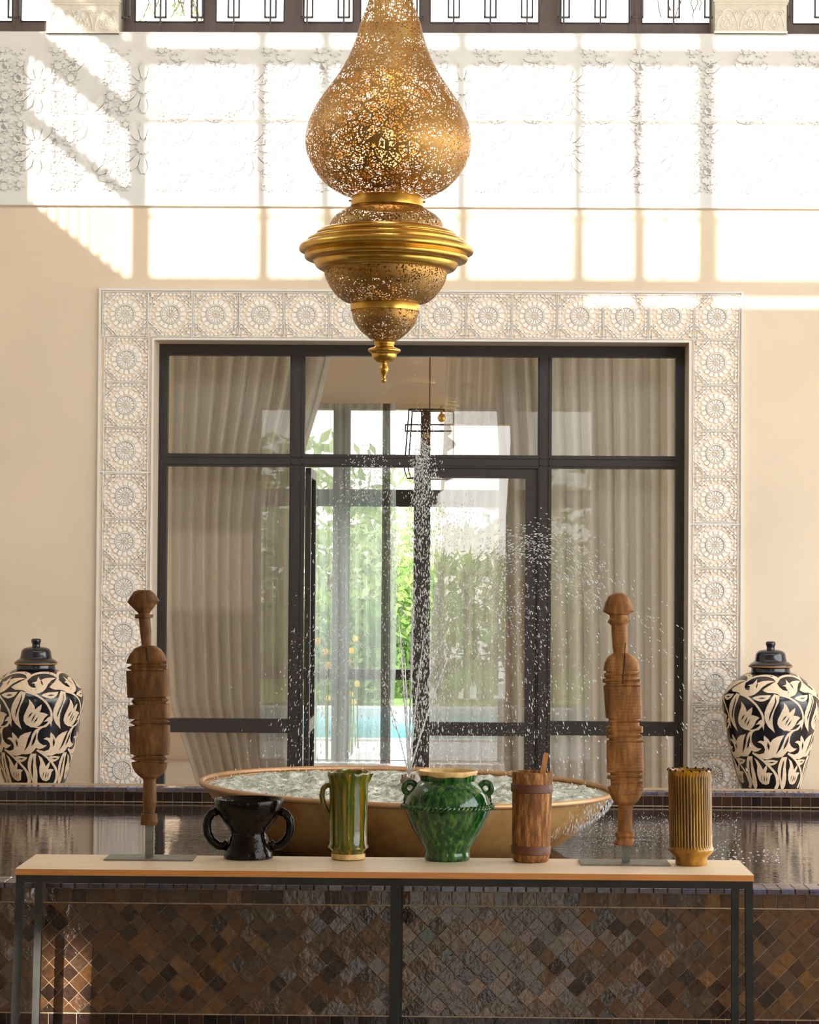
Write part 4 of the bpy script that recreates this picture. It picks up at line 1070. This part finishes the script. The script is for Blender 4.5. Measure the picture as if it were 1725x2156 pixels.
MOT = [
 ('stem', [polyfy(spl([(835,612),(780,577),(700,556),(600,558),(520,585),(462,640)]), 26)], []),
 ('flower', [[(600,600),(622,632),(640,650),(690,625),(760,618),(825,625),(775,655),(745,700),(725,760),(690,800),(640,822),(570,832),(480,815),(540,795),(600,775),(622,745),(605,712),(570,692),(528,685),(590,665),(598,635)]],
             [[(640,640),(672,680),(682,722),(655,690)]]),
 ('calyx', [[(455,620),(468,660),(490,705),(530,738),(575,748),(612,742),(590,775),(540,800),(480,806),(430,785),(380,775),(320,775),(280,760),(255,735),(310,738),(360,722),(410,690),(440,650)]], []),
 ('leaf', [[(400,790),(370,830),(330,890),(290,970),(270,1040),(272,1100),(290,1170),(330,1235),(415,1312),(395,1250),(378,1180),(375,1100),(400,1000),(450,900),(470,810)]],
           [[(415,820),(402,900),(372,980),(345,1040),(330,1100),(337,1155),(360,1060),(400,960),(422,890)]]),
 ('leaf', [[(120,850),(160,825),(220,810),(355,803),(340,830),(310,862),(265,885),(220,893),(160,875)]], [[(190,850),(240,836),(290,843),(240,856)]]),
 ('stem', [polyfy(spl([(470,800),(600,838),(720,920),(785,1020),(808,1100),(802,1200)]), 28)], []),
 ('bud', [[(818,1125),(790,1135),(760,1150),(735,1180),(705,1205),(765,1198),(745,1230),(700,1262),(640,1275),(560,1270),(600,1290),(680,1292),(740,1275),(785,1225),(797,1282),(806,1230)]], []),
 ('flower', [[(515,895),(522,930),(518,970),(480,1050),(445,1130),(442,1190),(470,1240),(540,1280),(600,1282),(650,1255),(690,1210),(720,1150),(765,1110),(720,1085),(660,1075),(678,1030),(685,970),(640,1000),(600,1040),(590,990),(560,940)]],
             [[(572,1068),(540,1120),(500,1160),(530,1100)], [(612,1085),(585,1150),(545,1212),(565,1150)], [(637,1128),(615,1190),(578,1225),(600,1180)]]),
 ('calyx', [[(640,1288),(590,1320),(555,1375),(535,1450),(500,1530),(450,1600),(388,1645),(460,1650),(530,1640),(570,1600),(600,1560),(640,1580),(690,1565),(742,1528),(690,1525),(645,1490),(622,1440),(628,1370),(650,1320),(690,1285)]],
            [[(612,1350),(580,1410),(555,1470),(540,1540),(575,1500),(600,1440)]]),
 ('flower', [[(795,1350),(783,1385),(785,1430),(740,1420),(698,1440),(750,1462),(775,1500),(780,1545),(760,1590),(700,1610),(630,1590),(690,1648),(740,1672),(790,1675),(845,1650),(885,1600),(915,1530),(950,1430),(992,1338),(930,1362),(880,1400),(850,1445),(835,1400)]],
             [[(826,1435),(838,1490),(822,1555),(812,1490)]]),
 ('leaf', [[(530,1640),(505,1690),(485,1760),(480,1830),(495,1900),(520,1980),(535,2040),(560,2120),(600,2040),(608,1950),(605,1880),(592,1790),(590,1720),(602,1640)]],
           [[(556,1680),(540,1740),(528,1820),(530,1900),(543,1985),(550,1900),(552,1800),(560,1740)]]),
 ('leaf', [[(275,1697),(330,1682),(390,1680),(480,1692),(460,1725),(420,1752),(370,1764),(320,1748)]], [[(350,1718),(400,1706),(440,1710),(400,1724)]]),
 ('stem', [polyfy(spl([(610,1590),(700,1660),(770,1735),(825,1830),(845,1910),(835,2000),(800,2080)]), 28)], []),
 ('flower', [[(622,1660),(640,1710),(650,1770),(635,1830),(630,1890),(640,1960),(665,2010),(710,2028),(750,2005),(775,1940),(785,1900),(812,1868),(775,1855),(742,1862),(765,1800),(768,1750),(735,1790),(714,1822),(705,1780),(670,1700)]],
             [[(690,1880),(685,1930),(675,1970),(678,1920)], [(722,1890),(716,1950),(700,1990),(706,1940)], [(750,1905),(742,1950),(728,1985),(735,1940)]]),
]
mot_me = []
for nm, ps, sl_ in MOT:
    a = motif_mesh(nm, ps, .0016); a.materials.append(M['urn_motif'])
    b = motif_mesh('slit', sl_, .0030) if sl_ else None
    if b: b.materials.append(M['urn'])
    mot_me.append((nm, a, b))
def make_urn(cx, cy_off, label, rot0):
    c_ = W(cx, 1400+cy_off, Y_URN); zb_ = W(cx, 1758+cy_off, Y_URN).z
    o = thing('lidded_urn', label, 'urn', (c_.x, Y_URN, .30), 'tulip urns beside the doorway')
    dz = zb_ - .30
    ch = lambda n_, mb, m: link(n_, mb.mesh(n_, angle=50), m, o, (0, 0, dz))
    pp = lambda pts: [(r/su, (1758-y)/su) for r, y in pts]
    bdy = ch('body', MB().lathe(pp(bd_px), 72), M['urn'])
    if dz > .002: ch('foot', MB().lathe([(44/su, -dz), (44/su, .002)], 48), M['urn'])
    lid = ch('lid', MB().lathe(pp(dense([(43,1400),(45,1396),(44,1393.5),(38,1389),(34,1386.6),(32,1379),(30.5,1371),(26,1366),(20,1363.5),(10,1362),(2,1361.5)], 3)), 64), M['urn'])
    link('rim_line', MB().lathe([(43.5/su, (1758-1399.5)/su), (45.6/su, (1758-1398.6)/su), (45.6/su, (1758-1396.2)/su), (43.5/su, (1758-1395.6)/su)], 64, cap=False).mesh('rim_line', True), M['urn_edge'], lid)
    link('knob', MB().lathe(pp(dense([(9,1362.5),(8.4,1359),(8.8,1356),(10.2,1351.5),(10,1347.5),(7.5,1345.3),(1,1344.8)], 3)), 32).mesh('knob', True), M['urn'], lid)
    for k in range(7):
        for nm, a, b in mot_me:
            q = link(nm, a, None, bdy, (0, 0, 0), (0, 0, rot0 + 2*math.pi*k/7))
            if b: link('slit', b, None, bdy, (0, 0, 0), (0, 0, rot0 + 2*math.pi*k/7))
make_urn(75.7, 0, 'black lidded urn with cream tulips beside the split-headed post', 0.0)
make_urn(1623, 8, 'black lidded urn with cream tulips behind the ribbed amber vase', 0.10)

# ================================================================== CURTAINS
def curtain(name, label, Y, top, bottom, left, right, folds, amp, m, group=None, phase=0.0, nz=40, seed=3):
    """left/right: lists of (y_px, x_px) edges at depth Y; top/bottom in px or metres"""
    ly, lx = zip(*left); ry, rx = zip(*right)
    z1 = W(885, top, Y).z; z0 = bottom
    r_ = np.random.default_rng(seed); nx_ = folds*10
    ph = np.cumsum(r_.uniform(.6, 1.4, nx_+1)); ph = ph/ph[-1]*folds*2*math.pi + phase
    am = np.interp(np.linspace(0, 1, nx_+1), np.linspace(0, 1, folds+2), r_.uniform(.5, 1.2, folds+2))
    vs_, fs = [], []
    for j in range(nz+1):
        q = j/nz; z = z1 + (z0-z1)*q; ypx = top + (z1-z)*S(Y)
        xa_ = W(np.interp(ypx, ly, lx), ypx, Y).x; xb_ = W(np.interp(ypx, ry, rx), ypx, Y).x
        for i in range(nx_+1):
            u = i/nx_
            vs_.append((xa_ + (xb_-xa_)*u + .3*amp*math.sin(2*ph[i]+.5)*am[i]*.4, Y + amp*am[i]*math.sin(ph[i]), z))
    for j in range(nz):
        for i in range(nx_):
            a = j*(nx_+1)+i; fs.append((a, a+1, a+nx_+2, a+nx_+1))
    o = link(name, MB().add(vs_, fs).mesh(name, True), m)
    return tag(o, label, 'curtain', group)
Yc1 = Y_WIN + .17
curtain('linen_curtain', 'beige linen curtain drawn to the jamb beside the open door leaf', Yc1, 735, Z_IN+.01, [(735,346),(1300,346),(1480,356),(1560,382),(1640,408),(1700,425)], [(735,700),(840,676),(958,640),(1100,620),(1640,616)], 11, .042, M['linen'], seed=5)
curtain('linen_curtain', 'beige linen curtain hanging behind the closed glass leaf and side panes', Yc1+.03, 735, Z_IN+.01, [(735,1040),(960,1052),(1640,1064)], [(735,1432),(1640,1432)], 12, .042, M['linen'], phase=.7, seed=9)
curtain('half_sheer_curtain', 'thin warm beige curtain hanging behind the closed glass leaf', Yc1+.12, 735, Z_IN+.01, [(735,940),(960,932),(1200,912),(1640,900)], [(735,1120),(1640,1100)], 8, .03, M['half_sheer'], seed=14)
curtain('sheer_curtain', 'translucent veil curtain before the garden window, seen through the open leaf', Y_FAR-.25, 850, Z_IN+.01, [(850,640),(1600,640)], [(850,832),(1100,834),(1400,834),(1600,822)], 9, .05, M['sheer'], seed=4)
curtain('sheer_curtain', 'translucent veil curtain before the garden window, behind the closed leaf', Y_FAR-.30, 850, Z_IN+.01, [(850,925),(1150,930),(1300,905),(1600,900)], [(850,1085),(1250,1070),(1600,1060)], 8, .05, M['sheer'], seed=8)
M['dark_sheer'] = cloth('gathered_voile', srgb(120, 108, 98), .12)
curtain('gathered_curtain', 'narrow gathered dark curtain edge before the garden window', Y_FAR-.4, 850, Z_IN+.01, [(850,806),(1590,800)], [(850,822),(1590,822)], 3, .03, M['dark_sheer'], seed=2, nz=12)

# wire pendant in the salon
Yp = 16.5
pend = thing('wire_pendant', 'black wire cage pendant lamp hanging inside the salon', 'lamp', W(905, 880, Yp))
pb_ = W(905, 880, Yp)
def pp_(x, y, dy=0): q = W(x, y, Yp); return (q.x-pb_.x, dy, q.z-pb_.z)
for pts in ([pp_(862,864,-.1), pp_(852,990,-.1), pp_(858,1008,-.1), pp_(905,1010,-.1)], [pp_(868,864,.1), pp_(859,985,.1), pp_(864,1004,.1), pp_(905,1005,.1)],
            [pp_(855,896,-.1), pp_(955,896,-.1)], [pp_(853,906,.1), pp_(955,906,.1)], [pp_(955,864,-.1), pp_(955,1010,-.1)], [pp_(905,1010,-.1), pp_(955,1010,-.1)], [pp_(855,896,-.1), pp_(853,906,.1)]):
    link('wire', MB().tube(pts, .006, 6).mesh('wire'), M['black_steel'], pend)
link('bulb_holder', MB().lathe([(.002,-.03),(.02,-.024),(.028,0),(.02,.024),(.008,.03),(.008,.08)], 16, pp_(930,880)).mesh('bulb_holder', True), M['brass'], pend)
link('cord', MB().tube([pp_(905,864), (0, 0, 3.75-pb_.z)], .005, 6).mesh('cord'), M['black_steel'], pend)
link('cage_ring', MB().tube([pp_(862,864,-.1), pp_(955,864,-.1), pp_(955,864,.1), pp_(868,864,.1)], .006, 6, closed=True).mesh('cage_ring'), M['black_steel'], pend)

# ================================================================== FOUNTAIN SPRAY
t = NT('spray_water'); d = t.n('ShaderNodeBsdfDiffuse'); d.inputs[0].default_value = (.97,.97,.97,1)
tl = t.n('ShaderNodeBsdfTranslucent'); tl.inputs[0].default_value = (.97,.97,.97,1); mx = t.n('ShaderNodeMixShader'); mx.inputs[0].default_value = .5
gl_ = t.n('ShaderNodeBsdfGlossy'); gl_.inputs['Roughness'].default_value = .1; m3 = t.n('ShaderNodeMixShader'); m3.inputs[0].default_value = .25
t.l(d.outputs[0], mx.inputs[1]); t.l(tl.outputs[0], mx.inputs[2]); t.l(mx.outputs[0], m3.inputs[1]); t.l(gl_.outputs[0], m3.inputs[2])
M['spray'] = t.done(m3.outputs[0])
sv, sf = [], []
def drop(p_, d_, ln, r_):
    d_ = Vector(d_).normalized(); a = Vector((0, 1, 0)); n_ = d_.cross(a)
    if n_.length < .1: n_ = d_.cross(Vector((1, 0, 0)))
    n_.normalize(); b_ = d_.cross(n_); o_ = len(sv); p_ = Vector(p_)
    for q in (p_-d_*ln/2, p_+d_*ln/2): sv.append(tuple(q))
    for k in range(4):
        an = math.pi/2*k; sv.append(tuple(p_ + d_*ln*.12 + (n_*math.cos(an)+b_*math.sin(an))*r_))
    for k in range(4):
        k2 = (k+1) % 4; sf.append((o_, o_+2+k2, o_+2+k)); sf.append((o_+1, o_+2+k, o_+2+k2))
G_ = 9.81
p0 = W(861, 1630, Y_BASIN)
def jet(ax, ay, n, spread, dys=.1, fall=True, tmin=0.0, tmax=None, rsz=(.0011, .0028), ln=(.006, .02)):
    ap = W(ax, ay, Y_BASIN); H_ = ap.z - p0.z; vz = math.sqrt(2*G_*H_); ta = vz/G_; vx_ = (ap.x-p0.x)/ta
    tt1 = 2*ta if fall else ta
    if tmax: tt1 = ta*tmax
    for _ in range(n):
        t_ = ta*tmin + (tt1-ta*tmin)*random.random()
        vy_ = max(-.25, min(.25, random.gauss(0, dys))); j = spread*(t_/ta)
        fx, fz = 1+random.gauss(0, .07)*j*8, 1+random.gauss(0, .022)
        pt = p0 + Vector((vx_*t_*fx + random.gauss(0, j), vy_*t_, vz*fz*t_ - .5*G_*t_*t_))
        if pt.z < bc.z - .02: continue
        ve = Vector((vx_*fx, 0, vz*fz - G_*t_)); sp = ve.length
        drop(pt, ve if sp > .4 else Vector((random.gauss(0,1), 0, random.gauss(0,1))), random.uniform(*ln)*(.35+.25*sp), random.uniform(*rsz))
jet(890, 925, 1300, .028, .05)                       # main column
jet(888, 960, 900, .022, .04, True, .75)
jet(882, 1000, 500, .03, .05, True, .9)
jet(785, 975, 700, .035, .06)                        # left jets
jet(760, 1010, 500, .03, .06, True, .8)
jet(720, 1330, 380, .05, .07)
jet(830, 1150, 350, .04, .06)
jet(1135, 1150, 420, .07, .05, True, .45, 1.55, (.0012, .0026), (.010, .026))        # right arcs
jet(1120, 1135, 420, .06, .05, True, .7, 1.5, (.0012, .0026), (.010, .028))
jet(960, 1080, 600, .05, .06); jet(1010, 1200, 500, .06, .07); jet(1060, 1290, 420, .06, .07)
jet(1180, 1230, 320, .07, .06, True, .6); jet(930, 1250, 400, .05, .06)
for _ in range(4200):                                # fine mist
    x = random.gauss(960, 190); y = random.triangular(1080, 1690, 1560)
    if x < 560 or x > 1480: continue
    y = max(y, 1080 + abs(x-940)*.55)
    p_ = W(x, min(y, 1650), Y_BASIN + random.uniform(-.5, .5))
    drop(p_, (random.gauss(0,.4), 0, -1), random.uniform(.002, .006), random.uniform(.0006, .0015))
for _ in range(900):                                 # splashes over the pool to the right
    x = random.uniform(1220, 1560); y = random.triangular(1705, 1800, 1740)
    p_ = WZ(x, y, Z_W + .01 + abs(random.gauss(0, .02))); drop(p_, (random.gauss(0,.4), 0, 1), random.uniform(.002, .007), random.uniform(.001, .003))
for _ in range(650):                                 # spill over the basin rim
    a = random.gauss(-.35, .18); rr = RB*(1.0 - .16*random.random()**1.5); q = random.random()
    p_ = Vector((bc.x + (RB+.005 - .32*q*q)*math.cos(a), Y_BASIN + (RB+.01-.25*q*q)*math.sin(a), bc.z - .021*RB*math.cos(a) - q*.22))
    if random.random() < .8: drop(p_, (-.35*q, 0, -1), random.uniform(.012, .035), random.uniform(.0008, .0022))
for _ in range(260):
    a = random.uniform(0, 2*math.pi); rr = RB*.95*math.sqrt(random.random())
    drop((bc.x+rr*math.cos(a), Y_BASIN+rr*math.sin(a), bc.z + random.uniform(0, .03) - .021*rr*math.cos(a)), (random.gauss(0,.3), 0, 1), random.uniform(.006, .016), random.uniform(.0015, .0035))
tag(link('fountain_spray', MB().add(sv, sf).mesh('fountain_spray', True), M['spray']), 'white drops and splashes thrown up by the fountain', 'water', kind='stuff')
# thin solid jets just above the nozzle
jt = MB()
for ax, ay in ((890,925),(785,975),(1135,1150),(960,1080),(720,1330),(880,1000),(830,1150)):
    ap = W(ax, ay, Y_BASIN); H_ = ap.z-p0.z; vz = math.sqrt(2*G_*H_); ta = vz/G_; vx_ = (ap.x-p0.x)/ta
    P = [p0 + Vector((vx_*q*ta*.30, 0, vz*q*ta*.30 - .5*G_*(q*ta*.30)**2)) for q in [i/12 for i in range(13)]]
    jt.tube(P, [.0045 - .0025*i/12 for i in range(13)], 6)
tag(link('fountain_jets', jt.mesh('fountain_jets', True), M['spray']), 'thin white jets rising from the nozzle of the basin', 'water', kind='stuff')
# foam flecks on the pool
ff = MB()
for _ in range(70):
    q = WZ(random.uniform(1500, 1640), random.uniform(1786, 1818), Z_W)
    ff.lathe([(.006*random.random()+.002, 0), (.002, .002), (.0005, .0025)], 8, (q.x, q.y, Z_W+.0005))
tag(link('foam_flecks', ff.mesh('foam_flecks', True), M['spray']), 'small foam flecks drifting on the dark pool water', 'foam', kind='stuff')

# ================================================================== GARDEN
def leafmat(name, c, c2):
    t = NT(name); g_ = t.n('ShaderNodeNewGeometry'); cc = t.ramp(g_.outputs['Random Per Island'], [(0, c), (1, c2)])
    d = t.n('ShaderNodeBsdfDiffuse'); tl = t.n('ShaderNodeBsdfTranslucent'); t.l(cc, d.inputs[0]); t.l(cc, tl.inputs[0])
    mx = t.n('ShaderNodeMixShader'); mx.inputs[0].default_value = .4; t.l(d.outputs[0], mx.inputs[1]); t.l(tl.outputs[0], mx.inputs[2])
    return t.done(mx.outputs[0])
M['leaf'] = leafmat('tree_leaves', srgb(140,156,104), srgb(196,204,156))
M['leaf2'] = leafmat('hedge_leaves', srgb(100,134,70), srgb(170,190,108))
M['blossom'] = simple('yellow_blossom', srgb(240,190,50), .7, var=.1)
M['bark'] = simple('bark', srgb(92,70,52), .9, var=.2, scale=20)
def leaves(n, c_, rad, size, seed, squash=1.0):
    r_ = np.random.default_rng(seed); vs_, fs = [], []
    for _ in range(n):
        u = r_.normal(size=3); u /= np.linalg.norm(u); q = r_.random()**.4
        p_ = np.array(c_) + u*np.array(rad)*q
        a, b = r_.normal(size=3), r_.normal(size=3); a /= np.linalg.norm(a); b -= a*b.dot(a); b /= np.linalg.norm(b)
        sz = size*r_.uniform(.6, 1.3); o_ = len(vs_)
        vs_ += [tuple(p_-a*sz), tuple(p_+b*sz*.38), tuple(p_+a*sz), tuple(p_-b*sz*.38)]; fs.append((o_, o_+1, o_+2, o_+3))
    return MB().add(vs_, fs)
def tree(name, label, x, Y, ztop, rx, rz, n, size, seed, m='leaf', lowz=None, group='garden trees beyond the pool'):
    X = W(x, 1200, Y).x; cz = ztop - rz
    o = thing(name, label, 'tree' if 'tree' in name else 'shrub', (X, Y, .06), group if 'tree' in name else 'garden shrubs by the pool')
    f_ = link('foliage', leaves(n, (0, 0, cz-.06), (rx, rx*.7, rz), size, seed).mesh('foliage'), M[m], o); f_['kind'] = 'stuff'
    link('trunk', MB().tube([(0,0,-.06), (.05,0,max(.3, cz-.3))], [.10,.05], 7).mesh('trunk'), M['bark'], o)
tree('garden_tree', 'feathery pale tree behind the veil curtain at the open leaf', 690, 38, 3.9, 2.0, 2.0, 1100, .16, 21)
tree('garden_tree', 'bright green tree in the gap beside the gathered curtain', 850, 33, 2.75, .9, 1.4, 1300, .11, 22)
tree('garden_tree', 'tall pale tree beyond the far window, at its left post', 560, 42, 4.1, 2.2, 2.1, 1000, .2, 23)
tree('garden_tree', 'pale tree beyond the far window, at its right post', 1230, 42, 3.9, 2.2, 2.1, 1000, .2, 24)
tree('garden_shrub', 'rounded green shrub on the lawn behind the closed leaf', 1010, 46, 2.6, 2.4, 1.3, 1500, .2, 25, 'leaf2')
tree('garden_shrub', 'low dark green shrub at the pool edge near the blossoms', 700, 30.1, 1.5, .9, .8, 1300, .10, 26, 'leaf2')
tree('garden_shrub', 'dark green shrub at the pool edge in the curtain gap', 866, 31.8, 1.9, .7, 1.0, 1200, .10, 27, 'leaf2')
for (x, y) in ((655,1365),(668,1350),(685,1372),(690,1400),(652,1400),(660,1425),(740,1370),(748,1345),(735,1395),(660,1460),(690,1470),(752,1440),(738,1462),(745,1478),(660,1520)):
    Yf_ = 20.9 + .17*len([0 for o_ in col.objects if o_.name.startswith('yellow_flower')]); q = W(x, y, Yf_); r_ = .03
    o = link('yellow_flower', MB().lathe([(.001,-r_),(r_*.8,-r_*.6),(r_,0),(r_*.7,r_*.7),(.001,r_)], 7, (0,0,0)).mesh('yellow_flower'), M['blossom'], None, (q.x, Yf_, q.z))
    link('stalk', MB().tube([(0,0,-.03), (.02*random.uniform(-1,1),0,.05-q.z)], .006, 5).mesh('stalk'), M['leaf2'], o)
    tag(o, 'yellow blossom on a thin stalk seen through the veil curtain', 'flower', 'yellow blossoms by the garden pool')
# hedge and spiky palms outside the lobed arch
hd = thing('clipped_hedge', 'green hedge mirrored faintly in the closed glass leaf', 'hedge', (0.4, -10.5, 0))
f_ = link('foliage', leaves(3500, (0, 0, 1.0), (3.2, .8, 1.05), .10, 31).mesh('foliage'), M['leaf2'], hd); f_['kind'] = 'stuff'
link('trunk', MB().tube([(0,0,-.06), (0,0,1.0)], .06, 6).mesh('trunk'), M['bark'], hd)
for i, px in enumerate((930, 985, 1045, 1110)):
    Yq = -5.0 - 1.25*i; xx = W(px, 1100, 2*Y_WIN-Yq).x
    pl_ = thing('spiky_palm', 'spiky green palm mirrored faintly in the closed glass leaf', 'palm', (xx, Yq, -.05), 'palms outside the lobed arch')
    link('stem', MB().tube([(0,0,0), (0,0,1.7)], .05, 6).mesh('stem'), M['bark'], pl_)
    for k in range(22):
        a = random.uniform(0, 2*math.pi); el = random.uniform(.15, 1.35); L_ = random.uniform(.4, .6); d_ = Vector((math.cos(a)*math.cos(el), math.sin(a)*math.cos(el), math.sin(el)))
        sd_ = d_.cross(Vector((0,0,1))).normalized()*.022; b_ = Vector((0,0,1.68))
        link('frond', MB().add([b_-sd_, b_+sd_, b_+d_*L_*.6+sd_, b_+d_*L_-Vector((0,0,.08)), b_+d_*L_*.6-sd_], [(0,1,2,3,4)]).mesh('frond'), M['leaf2'], pl_)

# vine and twigs outside the upper windows
def vine(label, x0, x1, y0, y1, n, seed, bare):
    Yv = Y_UW + 1.2; r_ = random.Random(seed); b0 = W((x0+x1)/2, -260, Yv)
    o = thing('climbing_vine', label, 'vine', b0)
    for k in range(n):
        xs_ = r_.uniform(x0, x1); P = []
        yy = -250; xx = xs_ + r_.uniform(-30, 30)
        ye = r_.uniform(y0, y1)
        while yy < ye:
            q = W(xx, yy, Yv + r_.uniform(-.05, .05)); P.append(q - b0); yy += 16; xx += r_.uniform(-9, 9)
        if len(P) < 3: continue
        link('tendril', MB().tube(P, .0035, 5).mesh('tendril'), M['bark'], o)
        if not bare:
            mb = MB()
            for q in P[10:]:
                for _ in range(2):
                    c_ = q + Vector((r_.uniform(-.02,.02), 0, r_.uniform(-.02,.02))); a = r_.uniform(0, 6.28); z_ = .017*r_.uniform(.6, 1.2)
                    u_ = Vector((math.cos(a), .3, math.sin(a)))*z_; w_ = Vector((-math.sin(a), .2, math.cos(a)))*z_*.6
                    mb.add([c_-u_, c_+w_, c_+u_, c_-w_], [(0,1,2,3)])
            f2 = link('leaves', mb.mesh('leaves'), M['leaf'], o); f2['kind'] = 'stuff'
vine('leafy green vine outside the upper window beside a capital', 325, 432, 15, 52, 9, 5, False)
vine('bare twigs outside the upper window beside the other capital', 1395, 1490, 20, 60, 8, 8, True)
